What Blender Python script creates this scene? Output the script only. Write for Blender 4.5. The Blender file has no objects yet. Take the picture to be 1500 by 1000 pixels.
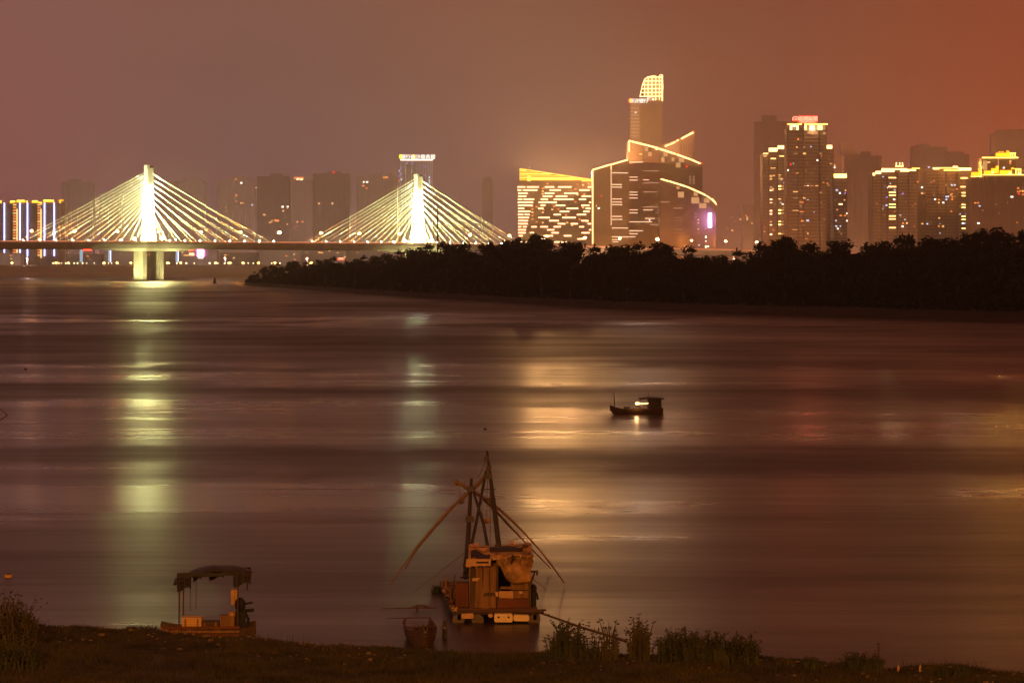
import bpy, math, random
from mathutils import Vector, Matrix
random.seed(7)
sc = bpy.context.scene
C = sc.collection
# ------------------------------------------------------------------ camera
F = 3542.0            # focal length in photo pixels (1500 wide)
HOR, EYE = 385.0, 15.0
cam_d = bpy.data.cameras.new('camera'); cam = bpy.data.objects.new('camera', cam_d); C.objects.link(cam)
cam.location = (0, 0, EYE); cam.rotation_euler = (math.radians(90), 0, 0)
cam_d.sensor_width = 36.0; cam_d.lens = 36.0 * F / 1500.0
cam_d.shift_y = -(500 - HOR) / 1500.0
cam_d.clip_start = 1.0; cam_d.clip_end = 20000.0
sc.camera = cam
# ------------------------------------------------------------------ render
sc.render.engine = 'CYCLES'
cy = sc.cycles
cy.use_denoising = True
try: cy.denoiser = 'OPENIMAGEDENOISE'
except Exception: pass
cy.max_bounces = 4; cy.diffuse_bounces = 2; cy.glossy_bounces = 3; cy.transmission_bounces = 2
cy.volume_bounces = 0; cy.sample_clamp_indirect = 250.0; cy.sample_clamp_direct = 0.0
cy.caustics_reflective = True; cy.caustics_refractive = False
sc.view_settings.view_transform = 'Standard'; sc.view_settings.look = 'None'
sc.view_settings.exposure = 0.0; sc.view_settings.gamma = 1.0
sc.view_settings.use_curve_mapping = False

def lin(c):
    return tuple((v/255/12.92 if v/255 <= .04045 else ((v/255+.055)/1.055)**2.4) for v in c)

# ------------------------------------------------------------------ sky: night sky lit from below by the city
world = bpy.data.worlds.new('World'); sc.world = world; world.use_nodes = True
nt = world.node_tree; nt.nodes.clear()
N, L = nt.nodes.new, nt.links.new
wo = N('ShaderNodeOutputWorld'); bg = N('ShaderNodeBackground'); bgs = N('ShaderNodeBackground'); addw = N('ShaderNodeAddShader')
tc = N('ShaderNodeTexCoord'); sep = N('ShaderNodeSeparateXYZ'); L(tc.outputs['Generated'], sep.inputs[0])
SKY_LOW = [(0.0, (132, 77, 75)), (0.28, (132, 77, 75)), (0.40, (107, 71, 72)), (0.50, (114, 74, 69)), (0.585, (127, 69, 50)), (0.72, (149, 61, 35)), (1.0, (149, 61, 35))]
SKY_TOP = [(0.0, (128, 85, 77)), (0.28, (128, 85, 77)), (0.40, (124, 83, 71)), (0.50, (128, 83, 63)), (0.585, (124, 69, 50)), (0.72, (136, 66, 41)), (1.0, (136, 66, 41))]
SKY_GAIN = 1.06
def ramp(stops):
    r = N('ShaderNodeValToRGB'); r.color_ramp.interpolation = 'EASE'
    e = r.color_ramp.elements
    while len(e) < len(stops): e.new(0.5)
    for el, (p, c) in zip(e, stops): el.position = p; el.color = (*lin(c), 1)
    return r
azm = N('ShaderNodeMapRange'); azm.inputs['From Min'].default_value = -.5; azm.inputs['From Max'].default_value = .5
L(sep.outputs['X'], azm.inputs['Value'])
rl, rt = ramp(SKY_LOW), ramp(SKY_TOP)
L(azm.outputs[0], rl.inputs[0]); L(azm.outputs[0], rt.inputs[0])
elm = N('ShaderNodeMapRange'); elm.interpolation_type = 'SMOOTHSTEP'
elm.inputs['From Min'].default_value = 0.02; elm.inputs['From Max'].default_value = 0.13
L(sep.outputs['Z'], elm.inputs['Value'])
mx = N('ShaderNodeMix'); mx.data_type = 'RGBA'
L(elm.outputs[0], mx.inputs['Factor']); L(rl.outputs[0], mx.inputs['A']); L(rt.outputs[0], mx.inputs['B'])
# faint cloud mottling in the lit overcast
ns = N('ShaderNodeTexNoise'); ns.inputs['Scale'].default_value = 9; ns.inputs['Detail'].default_value = 3
L(tc.outputs['Generated'], ns.inputs['Vector'])
nm = N('ShaderNodeMapRange'); nm.inputs['To Min'].default_value = .94; nm.inputs['To Max'].default_value = 1.06
L(ns.outputs[0], nm.inputs['Value'])
vm = N('ShaderNodeVectorMath'); vm.operation = 'SCALE'; L(mx.outputs['Result'], vm.inputs[0]); L(nm.outputs[0], vm.inputs['Scale'])
L(vm.outputs[0], bg.inputs['Color']); bg.inputs['Strength'].default_value = SKY_GAIN
sky = N('ShaderNodeTexSky'); sky.sky_type = 'NISHITA'; sky.sun_disc = False
sky.sun_elevation = math.radians(-9); sky.sun_rotation = math.radians(250)
L(sky.outputs[0], bgs.inputs['Color']); bgs.inputs['Strength'].default_value = 0.05
L(bg.outputs[0], addw.inputs[0]); L(bgs.outputs[0], addw.inputs[1]); L(addw.outputs[0], wo.inputs['Surface'])

# ------------------------------------------------------------------ global light levels
HAZE_DENSITY = 0.8e-4
BANK_LAMP_W = 115000.0
BRIDGE_LAMP_W = 9000.0
FLOOD_W = 560000.0
PYLON_FLOOD_W = 3800000.0
PIER_FLOOD_W = 60000.0
SHAFT_W = 16000000.0
CITY_GLOW_W = 62000.0

# ------------------------------------------------------------------ helpers
def PX(px, Y): return (px - 750.0) * Y / F
def PZ(py, Y): return EYE + (HOR - py) * Y / F
def YW(py, z=0.0): return F * (EYE - z) / (py - HOR)
def interp(tab, x):
    if x <= tab[0][0]: return tab[0][1]
    for (a, b), (c, d) in zip(tab, tab[1:]):
        if x <= c: return b + (d - b) * (x - a) / (c - a)
    return tab[-1][1]

def tag(o, label=None, cat=None, group=None, kind=None):
    if label: o['label'] = label
    if cat: o['category'] = cat
    if group: o['group'] = group
    if kind: o['kind'] = kind
    return o
def thing(name, label, cat, loc=(0, 0, 0), rz=0.0, group=None):
    o = bpy.data.objects.new(name, None); C.objects.link(o)
    o.location = loc; o.rotation_euler = (0, 0, rz); o.empty_display_size = 1
    return tag(o, label, cat, group)
def inst(name, mesh, parent=None, loc=(0, 0, 0), scale=(1, 1, 1), rot=(0, 0, 0)):
    o = bpy.data.objects.new(name, mesh); C.objects.link(o)
    if parent: o.parent = parent
    o.location = loc; o.scale = scale; o.rotation_euler = rot
    return o
def lamp(name, parent, loc, watts, color, kind='POINT', aim=None, cone=40, radius=.4, blend=.6):
    d = bpy.data.lights.new(name, kind); d.energy = watts; d.color = color; d.shadow_soft_size = radius
    if kind == 'SPOT': d.spot_size = math.radians(cone); d.spot_blend = blend
    o = bpy.data.objects.new(name, d); C.objects.link(o); o.parent = parent; o.location = loc
    if aim is not None: o.rotation_euler = (Vector(aim) - Vector(loc)).to_track_quat('-Z', 'Y').to_euler()
    return o

class MB:
    def __init__(s): s.v = []; s.f = []; s.smooth = False
    def quad(s, a, b, c, d):
        n = len(s.v); s.v += [tuple(a), tuple(b), tuple(c), tuple(d)]; s.f.append((n, n+1, n+2, n+3)); return s
    def tri(s, a, b, c):
        n = len(s.v); s.v += [tuple(a), tuple(b), tuple(c)]; s.f.append((n, n+1, n+2)); return s
    def hexa(s, p):      # 8 points: bottom 4 then top 4
        n = len(s.v); s.v += [tuple(q) for q in p]
        for q in ((3,2,1,0), (4,5,6,7), (0,1,5,4), (1,2,6,5), (2,3,7,6), (3,0,4,7)): s.f.append(tuple(n+i for i in q))
        return s
    def box(s, x0, x1, y0, y1, z0, z1):
        return s.hexa([(x0,y0,z0),(x1,y0,z0),(x1,y1,z0),(x0,y1,z0),(x0,y0,z1),(x1,y0,z1),(x1,y1,z1),(x0,y1,z1)])
    def taper(s, x0, x1, y0, y1, z0, X0, X1, Y0, Y1, z1):
        return s.hexa([(x0,y0,z0),(x1,y0,z0),(x1,y1,z0),(x0,y1,z0),(X0,Y0,z1),(X1,Y0,z1),(X1,Y1,z1),(X0,Y1,z1)])
    def prism(s, poly, y0, y1):        # polygon in xz, extruded in y
        n = len(s.v); k = len(poly)
        s.v += [(x, y0, z) for x, z in poly] + [(x, y1, z) for x, z in poly]
        s.f.append(tuple(range(n, n+k))); s.f.append(tuple(range(n+2*k-1, n+k-1, -1)))
        for i in range(k):
            j = (i+1) % k; s.f.append((n+i, n+k+i, n+k+j, n+j))
        return s
    def tube(s, pts, rad, n=7, cap=True):
        pts = [Vector(p) for p in pts]
        if not isinstance(rad, (list, tuple)): rad = [rad]*len(pts)
        base = len(s.v)
        t0 = (pts[-1]-pts[0]).normalized()
        ref = Vector((0, 0, 1)) if abs(t0.z) < .9 else Vector((1, 0, 0))
        for i, p in enumerate(pts):
            t = (pts[min(i+1, len(pts)-1)] - pts[max(i-1, 0)]).normalized()
            a = t.cross(ref).normalized(); b = t.cross(a)
            for k in range(n):
                w = 2*math.pi*k/n; q = p + (a*math.cos(w) + b*math.sin(w))*rad[i]; s.v.append(tuple(q))
        for i in range(len(pts)-1):
            for k in range(n):
                j = (k+1) % n
                s.f.append((base+i*n+k, base+i*n+j, base+(i+1)*n+j, base+(i+1)*n+k))
        if cap:
            s.f.append(tuple(base+k for k in reversed(range(n)))); e = base+(len(pts)-1)*n
            s.f.append(tuple(e+k for k in range(n)))
        return s
    def ball(s, c, rx, ry=None, rz=None, n=8, m=5):
        ry = ry or rx; rz = rz or rx; base = len(s.v)
        s.v.append((c[0], c[1], c[2]-rz))
        for i in range(1, m):
            t = math.pi*i/m - math.pi/2
            for k in range(n):
                w = 2*math.pi*k/n
                s.v.append((c[0]+rx*math.cos(t)*math.cos(w), c[1]+ry*math.cos(t)*math.sin(w), c[2]+rz*math.sin(t)))
        s.v.append((c[0], c[1], c[2]+rz)); top = len(s.v)-1
        for k in range(n):
            j = (k+1) % n
            s.f.append((base, base+1+j, base+1+k)); e = base+1+(m-2)*n
            s.f.append((top, e+k, e+j))
            for i in range(m-2):
                a = base+1+i*n; s.f.append((a+k, a+j, a+n+j, a+n+k))
        return s
    def grid(s, fn, nu, nv):
        base = len(s.v)
        for i in range(nu+1):
            for j in range(nv+1): s.v.append(tuple(fn(i/nu, j/nv)))
        for i in range(nu):
            for j in range(nv):
                a = base+i*(nv+1)+j; s.f.append((a, a+nv+1, a+nv+2, a+1))
        return s
    def mesh(s, name, mat):
        me = bpy.data.meshes.new(name); me.from_pydata(s.v, [], s.f)
        if mat: me.materials.append(mat)
        if s.smooth: me.polygons.foreach_set('use_smooth', [True]*len(me.polygons))
        me.update(); return me
    def build(s, name, mat, parent=None, loc=(0, 0, 0), solid=0.0):
        o = inst(name, s.mesh(name, mat), parent, loc)
        if solid:
            md = o.modifiers.new('thickness', 'SOLIDIFY'); md.thickness = solid
        return o
def hash01(*a):
    return random.Random(repr(a)).random()

# ------------------------------------------------------------------ materials
def mat(name, col, rough=.8, var=.25, scale=1.0, metal=0.0, stretch=None, bump=0.0, col2=None, spec=.3):
    m = bpy.data.materials.new(name); m.use_nodes = True; t = m.node_tree; b = t.nodes['Principled BSDF']
    b.inputs['Roughness'].default_value = rough; b.inputs['Metallic'].default_value = metal
    b.inputs['Specular IOR Level'].default_value = spec
    c0 = col if max(col) <= 1 else lin(col)
    tcn = t.nodes.new('ShaderNodeTexCoord'); no = t.nodes.new('ShaderNodeTexNoise')
    no.inputs['Scale'].default_value = scale; no.inputs['Detail'].default_value = 5; no.inputs['Roughness'].default_value = .65
    if stretch:
        mp = t.nodes.new('ShaderNodeMapping'); mp.inputs['Scale'].default_value = stretch
        t.links.new(tcn.outputs['Object'], mp.inputs[0]); t.links.new(mp.outputs[0], no.inputs['Vector'])
    else: t.links.new(tcn.outputs['Object'], no.inputs['Vector'])
    r = t.nodes.new('ShaderNodeValToRGB'); e = r.color_ramp.elements
    ca = tuple(max(0, v*(1-var)) for v in c0); cb = tuple(min(1, v*(1+var)) for v in (c0 if col2 is None else (col2 if max(col2) <= 1 else lin(col2))))
    e[0].position = .3; e[1].position = .7; e[0].color = (*ca, 1); e[1].color = (*cb, 1)
    t.links.new(no.outputs[0], r.inputs[0]); t.links.new(r.outputs[0], b.inputs['Base Color'])
    if bump:
        bn = t.nodes.new('ShaderNodeBump'); bn.inputs['Strength'].default_value = bump; bn.inputs['Distance'].default_value = .05
        t.links.new(no.outputs[0], bn.inputs['Height']); t.links.new(bn.outputs[0], b.inputs['Normal'])
    return m
def glow(name, col, strength, sample=False):
    m = bpy.data.materials.new(name); m.use_nodes = True; t = m.node_tree; b = t.nodes['Principled BSDF']
    b.inputs['Base Color'].default_value = (.05, .05, .05, 1)
    b.inputs['Emission Color'].default_value = (*(col if max(col) <= 1 else lin(col)), 1); b.inputs['Emission Strength'].default_value = strength
    m.cycles.emission_sampling = 'FRONT_BACK' if sample else 'NONE'
    return m
M = {}
M['concrete_white'] = mat('painted_concrete', (.62, .62, .56), .7, .06, .2)
M['concrete'] = mat('weathered_concrete', (.30, .28, .25), .85, .2, .15)
M['cable'] = mat('cable_sheath', (.80, .80, .76), .5, .05, .5)
M['steel'] = mat('grey_steel', (.30, .29, .28), .5, .15, .8)
M['asphalt'] = mat('asphalt', (.05, .05, .05), .9, .2, .5)
M['wall_brown'] = mat('brown_render_wall', (.19, .115, .082), .85, .15, .05)
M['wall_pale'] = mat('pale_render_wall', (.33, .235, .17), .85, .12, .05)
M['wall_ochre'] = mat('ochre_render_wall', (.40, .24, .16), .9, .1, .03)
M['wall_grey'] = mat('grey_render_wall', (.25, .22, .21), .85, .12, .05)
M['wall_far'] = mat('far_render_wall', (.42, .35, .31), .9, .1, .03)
M['glass_dark'] = mat('dark_curtain_glass', (.17, .105, .095), .25, .15, .08, spec=.5)
M['glass_brown'] = mat('bronze_curtain_glass', (.25, .16, .115), .3, .12, .08, spec=.5)
M['slab'] = mat('balcony_slab', (.27, .185, .13), .85, .1, .1)
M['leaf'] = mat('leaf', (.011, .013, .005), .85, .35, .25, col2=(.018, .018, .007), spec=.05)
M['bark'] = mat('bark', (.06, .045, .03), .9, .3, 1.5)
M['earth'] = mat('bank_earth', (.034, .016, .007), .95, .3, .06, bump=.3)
M['stonewall'] = mat('embankment_stone', (.27, .21, .18), .9, .12, .02)
M['cityground'] = mat('city_ground', (.12, .10, .09), .9, .2, .01)
# warm / white lit surfaces
G = {}
G['white'] = glow('window_cool_white', (255, 244, 225), 2.6)
G['warm'] = glow('window_warm', (255, 190, 110), 1.5)
G['amber'] = glow('window_amber', (255, 140, 60), 1.3)
G['dimwarm'] = glow('window_dim_warm', (240, 175, 115), .55)
G['cool'] = glow('window_bluish', (205, 225, 255), 1.3)
G['red'] = glow('red_beacon', (255, 30, 20), 2.2)
G['violet'] = glow('window_violet', (190, 140, 255), .9)
G['bar'] = glow('facade_light_bar', (255, 196, 142), 3.6, True)
G['thin'] = glow('facade_thin_line', (255, 208, 165), 1.6)
G['dim'] = glow('facade_dim_line', (230, 175, 135), .75)
G['gold'] = glow('gold_floodlit_glow', (255, 180, 40), 1.6, True)  # crown bands emit by themselves, standing in for floodlight on them
G['goldpale'] = glow('pale_gold_floodlit_glow', (255, 205, 75), 2.0, True)
G['goldhot'] = glow('gold_hot_band', (255, 176, 62), 3.2, True)
G['edge'] = glow('roof_edge_light', (255, 186, 112), 5.0, True)
G['edgethin'] = glow('facade_edge_light', (255, 205, 120), 2.6)
G['cream'] = glow('cream_wash_glow', (235, 170, 110), .75)  # emission standing in for light washing up the walls
G['cap'] = glow('gold_cap_glow', (255, 200, 112), 5.0, True)  # cap and crown tones: emission in place of floodlight on the parapets
G['cappale'] = glow('pale_cap_glow', (255, 208, 135), 3.6, True)
G['capyellow'] = glow('yellow_cap_glow', (255, 172, 22), 2.6, True)
G['capline'] = glow('yellow_cap_line', (255, 220, 90), 4.5)
G['neonblue'] = glow('bluish_neon_tube', (190, 190, 255), 4.0, True)
G['neonpurple'] = glow('violet_white_sign', (205, 160, 255), 7.0, True)
G['signwhite'] = glow('white_sign_letter', (255, 248, 235), 1.6, True)
G['signred'] = glow('red_sign_letter', (255, 40, 25), 16.0, True)
G['signpink'] = glow('red_sign_core', (255, 150, 120), 3.0)
G['orange'] = glow('orange_logo', (255, 150, 10), 4.0)
G['yellow'] = glow('yellow_logo', (255, 215, 10), 4.0)
G['pink'] = glow('pink_led_screen', (255, 120, 210), 26.0, True)
G['sodium'] = glow('sodium_bulb', (255, 146, 56), 2000.0, True)
G['sodium_far'] = glow('sodium_bulb_far', (255, 150, 62), 90.0, True)
G['floodface'] = glow('floodlight_face', (250, 255, 205), 160.0, True)
G['washface'] = glow('pylon_floodlight_face', (252, 246, 150), 10500.0, True)
G['kiosk'] = glow('kiosk_lamp', (255, 225, 170), 5.0)
G['strip_blue'] = glow('pale_blue_led', (165, 205, 225), .9)
G['facade_led'] = glow('pale_facade_led', (205, 175, 185), .55)
G['facade_teal'] = glow('teal_facade_led', (135, 160, 165), .42)
G['flame'] = glow('boat_lamp', (255, 205, 135), 5.0, True)

SODIUM = (1.0, .50, .14)
FLOODCOL = (.84, 1.0, .50)

UNIT = {}
def unit_box(matl):
    if matl.name not in UNIT:
        UNIT[matl.name] = MB().box(-.5, .5, -.5, .5, -.5, .5).mesh('lit_box_' + matl.name, matl)
    return UNIT[matl.name]

# ================================================================== SETTING: river, banks, island
# --- river
def water_mat():
    m = bpy.data.materials.new('river_water'); m.use_nodes = True; t = m.node_tree; b = t.nodes['Principled BSDF']
    n, l = t.nodes.new, t.links.new
    b.inputs['Base Color'].default_value = (.050, .030, .021, 1); b.inputs['IOR'].default_value = 1.33
    b.inputs['Specular IOR Level'].default_value = .5
    geo = n('ShaderNodeNewGeometry'); sp = n('ShaderNodeSeparateXYZ'); l(geo.outputs['Position'], sp.inputs[0])
    # wind-ruffled and calm patches: long across the river, short along it
    def noise(sx, sy, scale, detail, rough=.55):
        mp = n('ShaderNodeMapping'); mp.inputs['Scale'].default_value = (sx, sy, 1); l(geo.outputs['Position'], mp.inputs[0])
        no = n('ShaderNodeTexNoise'); no.inputs['Scale'].default_value = scale; no.inputs['Detail'].default_value = detail; no.inputs['Roughness'].default_value = rough
        l(mp.outputs[0], no.inputs['Vector']); return no.outputs[0]
    def math_(op, a, bb):
        q = n('ShaderNodeMath'); q.operation = op
        for i, v in enumerate((a, bb)):
            if isinstance(v, (int, float)): q.inputs[i].default_value = v
            else: l(v, q.inputs[i])
        return q.outputs[0]
    warp = noise(.016, .012, 1.0, 4)
    warp2 = noise(.055, .03, 1.0, 5, .65)
    wsum = math_('ADD', math_('MULTIPLY', math_('SUBTRACT', warp, .5), .44), math_('MULTIPLY', math_('SUBTRACT', warp2, .5), .13))
    yy = math_('ADD', sp.outputs['Y'], math_('MULTIPLY', wsum, sp.outputs['Y']))
    yy = math_('ADD', yy, math_('MULTIPLY', sp.outputs['X'], .07))
    r = n('ShaderNodeValToRGB'); r.color_ramp.interpolation = 'EASE'
    mr = n('ShaderNodeMapRange'); mr.inputs['From Min'].default_value = 80; mr.inputs['From Max'].default_value = 680; l(yy, mr.inputs['Value'])
    l(mr.outputs[0], r.inputs[0])
    stops = [(80, .40), (128, .34), (143, .18), (164, .18), (176, .55), (186, .60), (200, .2), (248, .16), (264, .62), (286, .68), (304, .26), (332, .26), (352, .62), (385, .55), (410, .75), (470, .75), (520, .6), (565, .8), (588, .6), (602, .22), (648, .26), (668, .7)]
    e = r.color_ramp.elements
    while len(e) < len(stops): e.new(.5)
    for el, (p, v) in zip(e, stops): el.position = (p-80)/600; el.color = (v, v, v, 1)
    patch = noise(.012, .055, 1.0, 5, .62)
    pm = math_('MULTIPLY', math_('SUBTRACT', patch, .5), 1.2)
    patch2 = noise(.035, .30, 1.0, 4, .65)
    pm = math_('ADD', pm, math_('MULTIPLY', math_('SUBTRACT', patch2, .5), .5))
    lowv = noise(.011, .008, 1.0, 3)
    rb = math_('MULTIPLY', r.outputs[0], math_('ADD', math_('MULTIPLY', lowv, 2.6), -.35))
    ruff = math_('ADD', rb, pm)
    rm = n('ShaderNodeMapRange'); rm.inputs['From Min'].default_value = 0; rm.inputs['From Max'].default_value = 1
    rm.inputs['To Min'].default_value = .235; rm.inputs['To Max'].default_value = .60; l(ruff, rm.inputs['Value'])
    l(rm.outputs[0], b.inputs['Roughness'])
    sm = n('ShaderNodeMapRange'); sm.inputs['To Min'].default_value = .5; sm.inputs['To Max'].default_value = .17; l(ruff, sm.inputs['Value'])
    l(sm.outputs[0], b.inputs['Specular IOR Level'])
    # slow swell and fine ripple
    h1 = noise(.05, .35, 1.0, 4, .6); h2 = noise(.5, 2.6, 1.0, 3, .6)
    hh = math_('ADD', math_('MULTIPLY', h1, .6), math_('MULTIPLY', h2, .10))
    bp = n('ShaderNodeBump'); bp.inputs['Strength'].default_value = .20; bp.inputs['Distance'].default_value = .35
    l(hh, bp.inputs['Height']); l(bp.outputs[0], b.inputs['Normal'])
    return m
tag(MB().quad((-3300, 70, 0), (3300, 70, 0), (3300, 2512, 0), (-3300, 2512, 0)).build('river_water', water_mat()), kind='structure')
# --- near bank (beach in view, embankment slope and top under the camera)
SHORE = [(-400, 918), (50, 921), (150, 923), (225, 926), (250, 933), (350, 938), (385, 940), (420, 944), (500, 946), (640, 954), (720, 960), (800, 962), (1000, 964), (1100, 967), (1200, 974), (1300, 980), (1400, 986), (1500, 990), (1900, 1004)]
SHORE_XY = [(PX(p, YW(y)), YW(y)) for p, y in SHORE]
def shore_y(x): return interp(SHORE_XY, x)
def vnoise(x, y, s=1.0, seed=0):
    x /= s; y /= s; xi, yi = math.floor(x), math.floor(y); fx, fy = x-xi, y-yi
    fx = fx*fx*(3-2*fx); fy = fy*fy*(3-2*fy)
    h = lambda a, b: ((math.sin(a*127.1+b*311.7+seed*74.7)*43758.5453) % 1.0)
    return (h(xi, yi)*(1-fx)+h(xi+1, yi)*fx)*(1-fy)+(h(xi, yi+1)*(1-fx)+h(xi+1, yi+1)*fx)*fy
def bank_z(x, y):
    d = shore_y(x) + (vnoise(x, 3.3, 1.7, 2)-.5)*1.1 - y
    if d < 0: return max(-1.0, d*.22)
    z = interp([(0, 0), (.35, .16), (2.5, .34), (12, .62), (25, .9), (40, 1.6), (84, 12.4), (90, 13.2), (200, 13.2), (3000, 13.3)], d)
    if d < 40: z += ((vnoise(x, y, 2.3, 1)-.5)*.34 + (vnoise(x, y, .8, 4)-.5)*.16)*min(1, d/1.2)
    return z
xs = [-3300, -1200, -400, -150, -70, -40] + [-30+.4*i for i in range(151)] + [40, 70, 150, 400, 1200, 3300]
ys = [-145, -60, -10, 0, 4, 8, 14, 22, 30, 38, 46, 54, 60, 66, 71, 75] + [77+.35*i for i in range(75)]
g = MB(); nx, ny = len(xs), len(ys)
for y in ys:
    for x in xs: g.v.append((x, y, bank_z(x, y)))
for j in range(ny-1):
    for i in range(nx-1): g.f.append((j*nx+i, j*nx+i+1, (j+1)*nx+i+1, (j+1)*nx+i))
g.smooth = True
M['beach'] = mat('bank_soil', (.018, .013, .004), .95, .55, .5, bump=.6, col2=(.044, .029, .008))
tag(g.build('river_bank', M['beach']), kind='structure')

# --- island
IS = [(358, 418), (372, 418.8), (400, 420.5), (500, 428), (620, 436), (750, 443.5), (890, 452), (1100, 460.5), (1300, 466.5), (1500, 472), (1800, 480), (2300, 490)]
TREELINE = [(355, 412), (362, 405), (375, 396), (392, 388), (405, 384), (430, 380), (455, 382), (470, 378), (488, 374), (505, 381), (522, 375), (536, 372), (552, 372), (562, 368), (575, 365), (592, 362), (612, 358), (640, 351), (668, 352), (690, 351), (705, 355), (722, 356), (738, 352), (755, 344), (772, 340), (788, 338), (800, 342), (815, 350), (850, 351), (865, 357), (905, 353), (930, 352), (960, 351), (985, 354), (1010, 355), (1025, 362), (1036, 373), (1052, 372), (1065, 366), (1085, 359), (1105, 354), (1130, 346), (1165, 343), (1180, 349), (1200, 350), (1230, 346), (1255, 351), (1275, 352), (1300, 344), (1322, 340), (1340, 341), (1365, 343), (1395, 342), (1420, 338), (1445, 330), (1462, 329), (1480, 338), (1492, 338), (1500, 333), (1530, 330), (1600, 325), (1800, 318)]
def is_y(px): return YW(interp(IS, px))
g = MB(); cols = []
pxs = [358 + 12*i for i in range(0, 162)]
for p in pxs:
    Y = is_y(p); X = PX(p, Y); w = min(1, (p-352)/90)
    jag = (vnoise(p, 1.7, 21, 5)-.5)*3
    cols.append([(X, Y-2, -.6), (X, Y+jag, .05), (X+.6, Y+5+jag, 1.6+.7*vnoise(p, 0, 30, 1)), (X+2, Y+15, 3.0), (X+4, Y+32, 3.8*w+2*(1-w)), (X+15, Y+32+110*w, 4.0*w), (X+20, Y+44+120*w, -.6)])
for c in cols: g.v += c
k = len(cols[0])
for i in range(len(cols)-1):
    for j in range(k-1): g.f.append((i*k+j, (i+1)*k+j, (i+1)*k+j+1, i*k+j+1))
# round the tip off to the water
n0 = len(g.v); g.v.append((cols[0][1][0]-3, cols[0][1][1]+10, -.6))
for j in range(k-1): g.f.append((n0, j, j+1))
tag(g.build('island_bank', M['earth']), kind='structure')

# --- far bank: stone embankment, promenade, city ground
g = MB()
def bank_off(x):
    t_ = max(0, min(1, (x+150)/330.0)); return -270*t_*t_*(3-2*t_)
prof = [(2498, -.6), (2503, .4), (2514, 4.6), (2521, 4.8), (2534, 12.0), (2560, 12.2), (6900, 12.4)]
tag(MB().grid(lambda u, v: (-3300+6600*u, prof[int(round(v*4))][0]+bank_off(-3300+6600*u), prof[int(round(v*4))][1]), 132, 4).build('far_embankment', M['stonewall']), kind='structure')
tag(MB().grid(lambda u, v: (-3300+6600*u, prof[4+int(round(v*2))][0]+(bank_off(-3300+6600*u) if v < .9 else 0), prof[4+int(round(v*2))][1]), 132, 2).build('city_ground', M['cityground']), kind='structure')

# ================================================================== trees on the island
def tree_mesh(seed, kind):
    rnd = random.Random(seed)
    # trunk with limbs, unit tree: 10 m tall
    tr = MB(); lean = (rnd.uniform(-.4, .4), rnd.uniform(-.4, .4))
    tr.tube([(0, 0, -.4), (lean[0]*.4, lean[1]*.4, 2.5), (lean[0], lean[1], 6.0)], [.26, .19, .07], 6)
    lobes = []
    nl = 13 if kind == 'round' else 10
    for i in range(nl):
        a = rnd.uniform(0, 6.28); h = rnd.uniform(1.5, 8.4) if kind == 'round' else rnd.uniform(1.6, 8.8)
        reach = (2.9 if kind == 'round' else 1.8) * math.sin(math.pi*min(1, (h+.4)/10.0))*rnd.uniform(.45, 1.05)
        c = (lean[0]+reach*math.cos(a), lean[1]+reach*math.sin(a), h)
        r = rnd.uniform(1.0, 1.75) if kind == 'round' else rnd.uniform(.8, 1.35)
        lobes.append((c, r))
        if i < 5: tr.tube([(lean[0]*.6, lean[1]*.6, min(h-1, 3+.4*i)), ((c[0]+lean[0])*.5, (c[1]+lean[1])*.5, h-.5), c], [.10, .06, .025], 5)
    lobes.append(((lean[0], lean[1], 8.7), 1.15))
    cr = MB()
    for (c, r) in lobes:
        for q in range(int(88*r*r/1.6)):
            d = Vector((rnd.gauss(0, 1), rnd.gauss(0, 1), rnd.gauss(0, 1))).normalized()
            rr = r*(rnd.random()**.42)*rnd.uniform(.8, 1.12)
            p = Vector(c)+Vector((d.x*rr, d.y*rr, d.z*rr*.82))
            s = rnd.uniform(.16, .42); nrm = (d+Vector((rnd.gauss(0, .6), rnd.gauss(0, .6), rnd.gauss(0, .6)+.3))).normalized()
            a = nrm.cross(Vector((rnd.gauss(0, 1), rnd.gauss(0, 1), rnd.gauss(0, 1)))).normalized(); b = nrm.cross(a)
            cr.quad(p-a*s, p-b*s*.55, p+a*s*1.1, p+b*s*.6)
    return tr.mesh('trunk', M['bark']), cr.mesh('crown', M['leaf'])
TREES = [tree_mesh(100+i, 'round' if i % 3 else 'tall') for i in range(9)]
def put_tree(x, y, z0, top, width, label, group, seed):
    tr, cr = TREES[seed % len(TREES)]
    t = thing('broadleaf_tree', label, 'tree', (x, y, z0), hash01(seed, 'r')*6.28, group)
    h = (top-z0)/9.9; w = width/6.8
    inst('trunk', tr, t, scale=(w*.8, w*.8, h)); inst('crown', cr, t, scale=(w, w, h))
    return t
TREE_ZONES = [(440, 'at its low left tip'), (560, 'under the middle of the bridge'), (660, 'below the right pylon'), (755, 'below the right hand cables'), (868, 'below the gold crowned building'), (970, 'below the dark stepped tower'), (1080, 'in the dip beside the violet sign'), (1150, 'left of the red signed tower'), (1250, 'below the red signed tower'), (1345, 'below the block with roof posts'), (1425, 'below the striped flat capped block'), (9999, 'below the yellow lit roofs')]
k = 0; p = 364.0
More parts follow.
